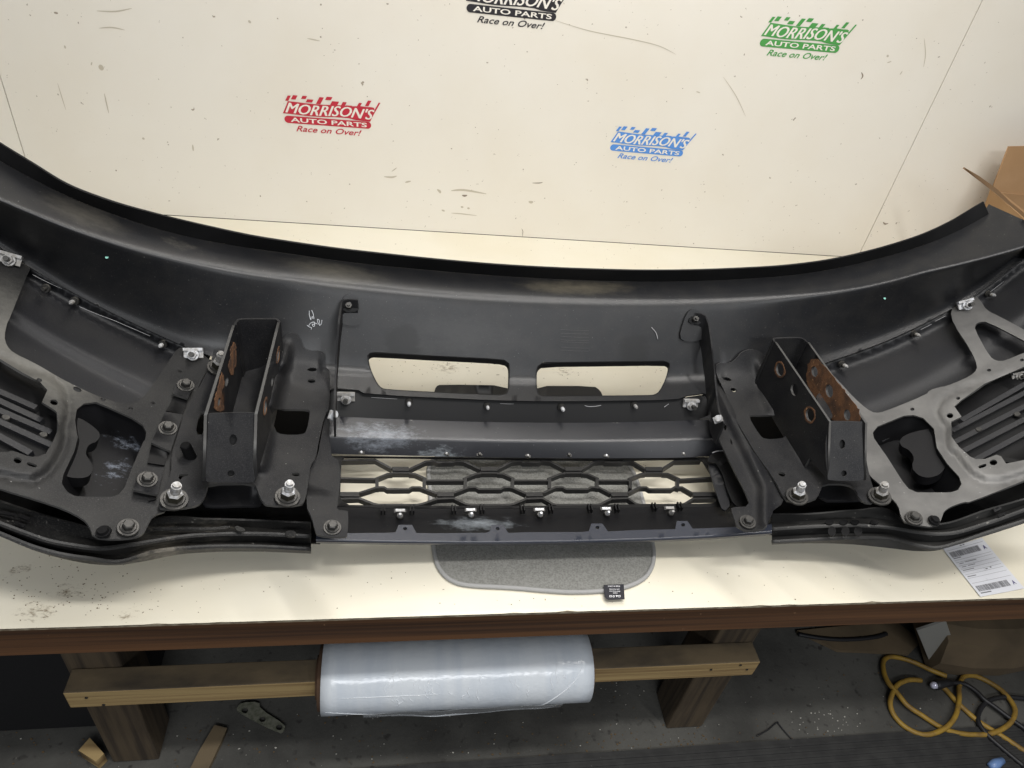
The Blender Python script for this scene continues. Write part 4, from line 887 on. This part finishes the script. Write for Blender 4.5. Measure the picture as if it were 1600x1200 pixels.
# cardboard box at the right
bxp = thing('cardboard_box', (1.95, 1.7, 0), 'open brown cardboard box with raised flaps at the right end of the bench', 'box')
def q3(name, pts, m, par, th=.004):
    P = np.array([onY([(x, y)], Y)[0] for x, y, Y in pts]); solid(name, P, [tuple(range(len(P)))], th, m, par)
q3('back_flap', [(1576, 229, 1.86), (1720, 226, 1.86), (1720, 315, 1.84), (1549, 299, 1.84)], 'card', bxp)
q3('back_panel', [(1549, 300, 1.835), (1720, 315, 1.835), (1720, 520, 1.835), (1500, 420, 1.835)], 'card', bxp)
q3('side_flap', [(1506, 261, 1.72), (1530, 278, 1.70), (1560, 302, 1.66), (1720, 440, 1.42), (1720, 425, 1.42), (1560, 297, 1.665), (1530, 275, 1.705)], 'card', bxp)
q3('side_panel', [(1549, 294, 1.82), (1600, 338, 1.66), (1720, 436, 1.42), (1720, 640, 1.42), (1500, 430, 1.82)], 'card', bxp)
cr = onY([(1549, 299)], 1.83)[0]

# ================================================================== WALL DECALS
def logo(colour, pL, pR, label):
    a, b = onY([pL, pR], YW-.0008); c = (a+b)/2; Wd = float(b[0]-a[0]); ang = math.atan2(b[2]-a[2], b[0]-a[0])
    root = thing('logo_decal', tuple(c), label, 'decal', 'auto parts logos on the back wall')
    ca, sa = math.cos(ang), math.sin(ang)
    def mp(v, lay): return [(c[0]+Wd*(ca*x-sa*y), YW-.0006-.0005*lay, c[2]+Wd*(sa*x+ca*y)) for x, y in v]
    col = 'logo_'+colour
    def poly(name, polys, m, lay):
        V, F = [], []
        for p_ in polys: b_ = len(V); V += mp(p_, lay); F.append(tuple(range(b_, b_+len(p_))))
        link(name, mesh(name, V, F, False), m, root)
    def txt(name, body, x0_, x1_, y0_, y1_, m, lay, off=.0, sh=0., warp=None):
        v, f = text(body, 1., off, sh); p_, q_ = v.min(0), v.max(0); u = (v-p_)/(q_-p_)
        v = np.stack([x0_+(x1_-x0_)*u[:, 0], y0_+(y1_-y0_)*u[:, 1]], -1)
        if warp: v[:, 1] += warp(v[:, 0])
        link(name, mesh(name, mp(v, lay), f, False), m, root)
    # pill bar with AUTO PARTS
    n = 10; r_ = .042
    pill = [(-.5+r_-r_*math.sin(math.pi*k/n), r_*math.cos(math.pi*k/n)) for k in range(n+1)]+[(.5-r_+r_*math.sin(math.pi*k/n), -r_*math.cos(math.pi*k/n)) for k in range(n+1)]
    poly('name_bar', [pill], col, 1); txt('bar_lettering', 'AUTO PARTS', -.43, .45, -.026, .027, 'logo_cream', 2, .02)
    # wordmark field and letters
    wv = lambda x: .006*math.sin(9*x) if np.isscalar(x) else .006*np.sin(9*x)
    lo = [(-.512+1.0*k/12, .062+wv(-.5+k/12)-(.012 if k > 9 else 0)) for k in range(13)]
    hi = [(.535-.98*k/12, .205+wv(.5-k/12)+(.012 if k < 3 else 0)) for k in range(13)]
    poly('wordmark_field', [lo+[(.515, .10), (.545, .16)]+hi+[(-.47, .155)]], col, 1)
    txt('wordmark_lettering', "MORRISON'S", -.484, .533, .074, .197, 'logo_cream', 2, .0, .42, wv)
    txt('wordmark_lettering', "MORRISON'S", -.476, .541, .074, .197, 'logo_cream', 2.3, .0, .42, wv)
    fl_ = []
    for x, y0_, y1_, wd in ((-.475, .215, .275, .035), (-.41, .235, .283, .052), (-.295, .25, .285, .05), (-.245, .215, .25, .07), (-.13, .205, .285, .05), (-.025, .258, .296, .065), (.03, .205, .25, .08), (.155, .21, .25, .045), (.2, .19, .215, .07), (.325, .19, .255, .035), (.43, .225, .29, .04), (.45, .17, .215, .045), (.52, .15, .275, .02)):
        s_ = .55*(y1_-y0_); fl_.append([(x, y0_), (x+wd, y0_), (x+wd+s_, y1_), (x+s_, y1_)])
    
    for k_, q_ in enumerate(fl_): poly('flag_check', [q_], col, 1.35 if k_ % 2 else 1.6)
    txt('tagline', 'Race on Over!', -.375, .385, -.135, -.066, col, 1, .012, .35)
logo('red', (444.5, 186), (580, 196), 'red auto parts logo decal, leftmost on the cream wall')
logo('black', (729, 12), (869, 27), 'black auto parts logo decal cut by the top of the picture')
logo('green', (1187.5, 66), (1311, 77), 'green auto parts logo decal high on the right of the wall')
logo('blue', (953.5, 230), (1067, 240), 'blue auto parts logo decal, lowest on the cream wall')

# ================================================================== UNDER THE BENCH
# film roll on the rail
e0, e1 = onY([(495, 1072), (933, 1051)], RY-.035); ry = RY+.023; rz = zt-.026
def cyl(name, x0_, x1_, r_, m, par, n=48, wob=0.):
    P = np.array([(x0_+(x1_-x0_)*k/24, ry, rz) for k in range(25)]); return tube(name, P, r_+wob*np.array([noise.noise(Vector((k*.7, 0, 0))) for k in range(25)]), m, par, n)
RR = .068
roll = thing('film_roll', ((e0[0]+e1[0])/2, ry, rz-RR), 'large white roll of stretch film threaded on the wooden rail', 'film roll')
cyl('film', e0[0]+.004, e1[0]+.003, RR, 'film', roll, 64, .0004); cyl('core', e0[0]-.008, e1[0]+.010, .040, 'core', roll, 32); cyl('core_face', e0[0]-.003, e1[0]+.007, .060, 'core', roll, 32)
def arc(xa_, xb_, a0, a1, rr_=.0006, wav=.0, name='wrinkle_glint'):
    t_ = np.linspace(0, 1, 14); an = np.radians(a0+(a1-a0)*t_)
    P = np.stack([xa_+(xb_-xa_)*t_+wav*np.sin(t_*9), ry-(RR+.0004)*np.cos(an), rz+(RR+.0004)*np.sin(an)], -1); tube(name, P, rr_*(.3+.7*np.sin(t_*math.pi)), 'filmglint', roll, 5)
M['filmglint'] = mat('film_fold_glint', (.80, .83, .86), .08)  # pale folds: the roll's glints are put into this colour
Lr = e1[0]-e0[0]; rw = random.Random(4)
for k in range(34):
    u_ = rw.choice((rw.uniform(.22, .42), rw.uniform(.42, .95))); x_ = e0[0]+Lr*u_; a_ = rw.uniform(5, 45); arc(x_, x_+rw.uniform(-.012, .012), a_, a_+rw.uniform(8, 30), rw.uniform(.0003, .0008), .002)
arc(e1[0]-.02, e1[0]-.12, 60, -50, .0011, .004, 'film_seam_glint'); arc(e0[0]+.012, e0[0]+.20, 0, -50, .0007, .004, 'film_seam_glint'); arc(e0[0]+.03, e0[0]+.22, 28, 27, .0007, .003, 'film_seam_glint')
fx = np.linspace(e0[0]+.08, e1[0]-.05, 30); rows = []
for k, (dy, dzv) in enumerate(((-.066, -.02), (-.060, -.045), (-.05, -.065), (-.04, -.082), (-.032, -.095))):
    rows.append(np.array([(x, ry+dy+.004*noise.noise(Vector((x*14, k, 0))), rz+dzv+(.010*noise.noise(Vector((x*9, k*.4, 3))) if k > 1 else 0)-(.012*k/4*math.sin((x-fx[0])/(fx[-1]-fx[0])*math.pi))) for x in fx]))
loft('loose_film', rows, 'clearfilm', roll, .0004); tube('film_edge_glint', rows[-1], .0009, 'filmglint', roll, 5); tube('film_edge_glint', rows[-2][4:18], .0006, 'filmglint', roll, 5)  # pale tubes along the loose film stand in for white glints

def fz(pts, dz_=0.): return onz(pts, FLOOR+dz_)
# ribbed rubber mat at the front of the floor
mt = fz([(560, 1203), (1620, 1131)], .0); 
rub = thing('rubber_mat', (float(mt[0, 0]), float(mt[0, 1])-.1, FLOOR), 'black ribbed rubber mat along the bottom of the picture', 'mat')
my = lambda x: float(mt[0, 1]+(mt[1, 1]-mt[0, 1])*(x-mt[0, 0])/(mt[1, 0]-mt[0, 0]))
def quadbox(name, P, z0, z1, m, par):
    V = [(x, y, z0) for x, y in P]+[(x, y, z1) for x, y in P]
    return link(name, mesh(name, V, [(3, 2, 1, 0), (4, 5, 6, 7), (0, 1, 5, 4), (1, 2, 6, 5), (2, 3, 7, 6), (3, 0, 4, 7)], False), m, par)
xa_, xb_ = float(mt[0, 0])-1.2, float(mt[1, 0])+.6
quadbox('mat_base', [(xa_, my(xa_)-.5), (xb_, my(xb_)-.5), (xb_, my(xb_)), (xa_, my(xa_))], FLOOR+.0005, FLOOR+.007, 'rubber', rub)
for k in range(16): 
    o_ = .012+k*.014; quadbox('mat_rib', [(xa_, my(xa_)-o_-.006), (xb_, my(xb_)-o_-.006), (xb_, my(xb_)-o_), (xa_, my(xa_)-o_)], FLOOR+.007, FLOOR+.0095, 'rubber', rub)
# cords
yp = F3((1660, 1050), (1600, 1012), (1500, 945), (1400, 882), (1340, 845), (1280, 800), (1180, 708), (1110, 630), (1060, 600))
ycord = thing('extension_cord', tuple(fz([(1460, 1090)])[0]), 'dirty yellow extension cord coiled on the floor under the bench', 'cord')
tube('cord', spline(fz(yp, .008), 6), .0064, 'yellow', ycord)
yl = F3((950, 580), (870, 582), (800, 612), (768, 660), (757, 730), (790, 800), (860, 865), (950, 910), (1030, 910), (1110, 870), (1160, 800), (1182, 700), (1186, 620), (1220, 553), (1290, 545), (1370, 580), (1450, 640), (1510, 720), (1528, 790), (1490, 860), (1400, 908), (1300, 915), (1180, 900), (1080, 868), (960, 800), (860, 740), (790, 660), (740, 600), (715, 520), (722, 450), (770, 425), (850, 440), (930, 475), (1010, 520), (1100, 560))
Pz = spline(fz(yl, .0065), 6); Pz[:, 2] += .006*(1+np.sin(np.arange(len(Pz))*.13)); tube('cord_loop', Pz, .0064, 'yellow', ycord)
bc = thing('power_cord', tuple(fz([(1520, 1100)])[0]), 'black power cord and plug lying over the yellow cord', 'cord')
bp = spline(fz(F3((1060, 602), (1150, 588), (1230, 596), (1300, 640), (1350, 690), (1420, 740), (1500, 800), (1640, 900)), .016), 6); tube('cord', bp, .006, 'blackcord', bc)
tube('cord_loop', spline(fz(F3((1640, 690), (1500, 676), (1400, 690), (1335, 740), (1312, 820), (1360, 900), (1450, 985), (1600, 1110)), .012), 6), .006, 'blackcord', bc)
tube('plug', fz(F3((1150, 588), (1100, 590), (1060, 600), (1045, 603)), .017), [.008, .012, .013, .012], 'blackcord', bc, 10)
tube('lit_plug_face', fz(F3((1046, 602), (1030, 604), (1020, 606)), .017), [.010, .009, .005], 'clearplug', bc, 10)
bpg = tube('blue_connector', fz(F3((1390, 1115), (1420, 1095), (1465, 1072)), .014), [.009, .012, .008], 'blueplug', None, 10); tag(bpg, 'small pale blue plug at the bottom right corner', 'plug')
tie = tube('cable_tie', spline(fz(F2((1330, 920), (1400, 880), (1455, 835), (1470, 850), (1530, 920), (1600, 980), (1690, 1050)), .004), 5), .0018, 'blackcord', None, 6); tag(tie, 'thin black bent cable tie on the concrete floor', 'cable tie')
# metal plate with three holes
gp = plate('drilled_plate', F1((80, 820), (110, 790), (220, 785), (225, 830), (385, 930), (375, 965), (345, 980), (80, 845)), 'galv', None, fn=lambda v: fz(v, .012), th=.006, holes=[ell(*F1((q))[0], 5.2, 5.2) for q in ((130, 838), (240, 893), (345, 943))], sm=1, hs=0)
tag(gp, 'pale green grey metal plate with three holes on the floor', 'metal plate')
def slab(name, pts, dz_, th, m, label, cat, par=None, sm=0):
    o = plate(name, pts, m, par, fn=lambda v: fz(v, dz_), th=th, sm=sm, step=40)
    if label: tag(o, label, cat)
    return o
slab('wood_block', F0((490, 1090), (560, 1010), (650, 1110), (600, 1160)), .035, .034, 'wood', 'small sawn wood block beside the left bench post', 'wood block')
slab('wood_stick', F0((1190, 1200), (1240, 1100), (1340, 930), (1420, 950), (1380, 1040), (1290, 1230)), .014, .013, 'woodgrey', 'flat strip of scrap wood on the floor, lower left', 'wood strip')
crate = thing('black_crate', tuple(fz([(40, 1142)])[0]), 'black crate in the dark at the left under the bench', 'crate')
c0 = fz([(-40, 1143), (150, 1140)]); cy = float(c0[:, 1].mean())
bevelled_box('crate_body', -1.3, float(c0[1, 0])+.10, cy, cy+.35, FLOOR+.001, FLOOR+.42, 'crate', crate, .006)
bevelled_box('crate_lid', -1.32, float(c0[1, 0])+.11, cy-.008, cy+.36, FLOOR+.42, FLOOR+.45, 'crate', crate, .005)
# cartons at the right
bb = thing('flat_carton', tuple(fz([(1330, 1010)])[0]), 'flattened brown carton with a black curved mark, behind the cords', 'carton')
slab('panel', [(1245, 985), (1400, 970), (1440, 1002), (1420, 1022), (1360, 1018), (1310, 1016)], .012, .010, 'carddark', None, None, bb)
tube('printed_curve', spline(fz(F3((190, 285), (300, 305), (430, 318), (560, 315), (680, 300), (740, 280)), .0135), 5), [.003]*1+[.006]*24+[.003], 'blackcord', bb, 6) if False else tube('printed_curve', spline(fz(F3((190, 285), (300, 305), (430, 318), (560, 315), (680, 300), (740, 280)), .0135), 5), .006, 'blackcord', bb, 6)
wp = fz([(1433, 985), (1482, 975), (1492, 1006), (1455, 1040)], 0.)
ws = thing('grey_panel', tuple(fz([(1455, 1040)])[0]), 'pale grey sheet standing on its corner behind the cords', 'panel')
P4 = np.array([onz([(1433, 985)], FLOOR+.16)[0], onz([(1478, 970)], FLOOR+.20)[0], onz([(1490, 1005)], FLOOR+.10)[0], onz([(1455, 1040)], FLOOR+.002)[0]])
solid('sheet', P4, [(0, 1, 2, 3)], .006, 'sheet', ws)
cb = thing('brown_carton', tuple(fz([(1540, 1052)])[0]), 'brown carton with a bulged front behind the yellow cord', 'carton')
fr = fz([(1448, 1048), (1500, 1056), (1560, 1056), (1640, 1040)]); V = []; F = []
for i, p_ in enumerate(fr):
    for z_, o_ in ((0.001, 0), (.06, -.012), (.13, .01), (.15, .05), (.15, .35)): V.append((p_[0], p_[1]+o_, FLOOR+z_))
for i in range(3):
    for j in range(4): F.append((i*5+j, i*5+5+j, i*5+6+j, i*5+1+j))
F += [(4, 3, 2, 1, 0), (15, 16, 17, 18, 19)]
link('carton_body', mesh('carton_body', V, F, False), 'carddark', cb)
dbx = thing('dark_bag', tuple(fz([(1590, 1030)])[0]), 'black bag in the dark under the right end of the bench', 'bag')
V = []; F = []; cc = fz([(1610, 1020)], 0)[0]
for j in range(9):
    for i in range(16):
        th_ = math.pi*j/16; ph = 2*math.pi*i/16; r_ = .19*(1+.15*noise.noise(Vector((math.cos(ph)*2, math.sin(ph)*2, j*.5))))
        V.append((cc[0]+.1+r_*math.cos(ph)*math.cos(th_), cc[1]+.16+r_*math.sin(ph)*math.cos(th_), FLOOR+.24*math.sin(th_)))
for j in range(8):
    for i in range(16): F.append((j*16+i, j*16+(i+1) % 16, j*16+16+(i+1) % 16, j*16+16+i))
link('bag_body', mesh('bag_body', V, F), 'crate', dbx)
# back board under the bench
bk = link('back_board', MB().box(-2.6, 3.6, 1.5, 1.52, FLOOR+.001, -.02).me('back_board', ['dark']), None, bench)

# crumbs and flakes: uncountable
def chips(name, pts, m, label, cat, z, smin, smax):
    V, F = [], []
    for (x, y) in pts:
        p_ = onz([(x, y)], z)[0]; s_ = random.uniform(smin, smax); a = random.random()*6.28; n = random.choice((3, 4, 5)); b = len(V)
        for lay in (0, 1):
            for k in range(n):
                g = a+6.283*k/n; r_ = s_*random.uniform(.6, 1.2); V.append((p_[0]+r_*math.cos(g), p_[1]+r_*.7*math.sin(g), z+lay*s_*.6))
        F += [tuple(range(b+n, b+2*n))]+[(b+k, b+(k+1) % n, b+n+(k+1) % n, b+n+k) for k in range(n)]
    o = link(name, mesh(name, V, F, False), m); tag(o, label, cat, kind='stuff'); return o
pts = [(random.gauss(110, 75), random.gauss(925, 28)) for _ in range(150)]+[(random.uniform(600, 800), random.uniform(555, 620)) for _ in range(90)]+[(random.uniform(840, 1040), random.uniform(570, 615)) for _ in range(30)]+[(random.uniform(300, 1560), random.uniform(890, 945)) for _ in range(70)]+[(random.uniform(450, 1300), random.uniform(365, 425)) for _ in range(90)]
pts = [q for q in pts if -.0 <= onz([q])[0][1]-YF-.01 and onz([q])[0][1] < YW-.01 and not inside([q], rg)[0]]
chips('crumbs', pts, 'crumb', 'dark crumbs of dirt scattered on the cream bench top', 'dirt', .0004, .0005, .0013)
pts = [(random.uniform(0, 1600), random.uniform(1060, 1200)) for _ in range(120)]+[(random.gauss(1290, 30), random.gauss(1130, 18)) for _ in range(50)]+[(random.gauss(960, 20), random.gauss(1078, 8)) for _ in range(8)]
chips('floor_chips', pts, 'flake', 'pale chips and dust flakes scattered on the concrete floor', 'debris', FLOOR+.001, .0006, .0026)

pts = [(random.uniform(0, 1600), random.uniform(1050, 1200)) for _ in range(420)]+[(random.gauss(1080, 120), random.gauss(1165, 10)) for _ in range(160)]
chips('floor_grit', pts, 'crumb', 'dark grit and dirt scattered over the concrete floor', 'dirt', FLOOR+.0008, .0007, .0030)
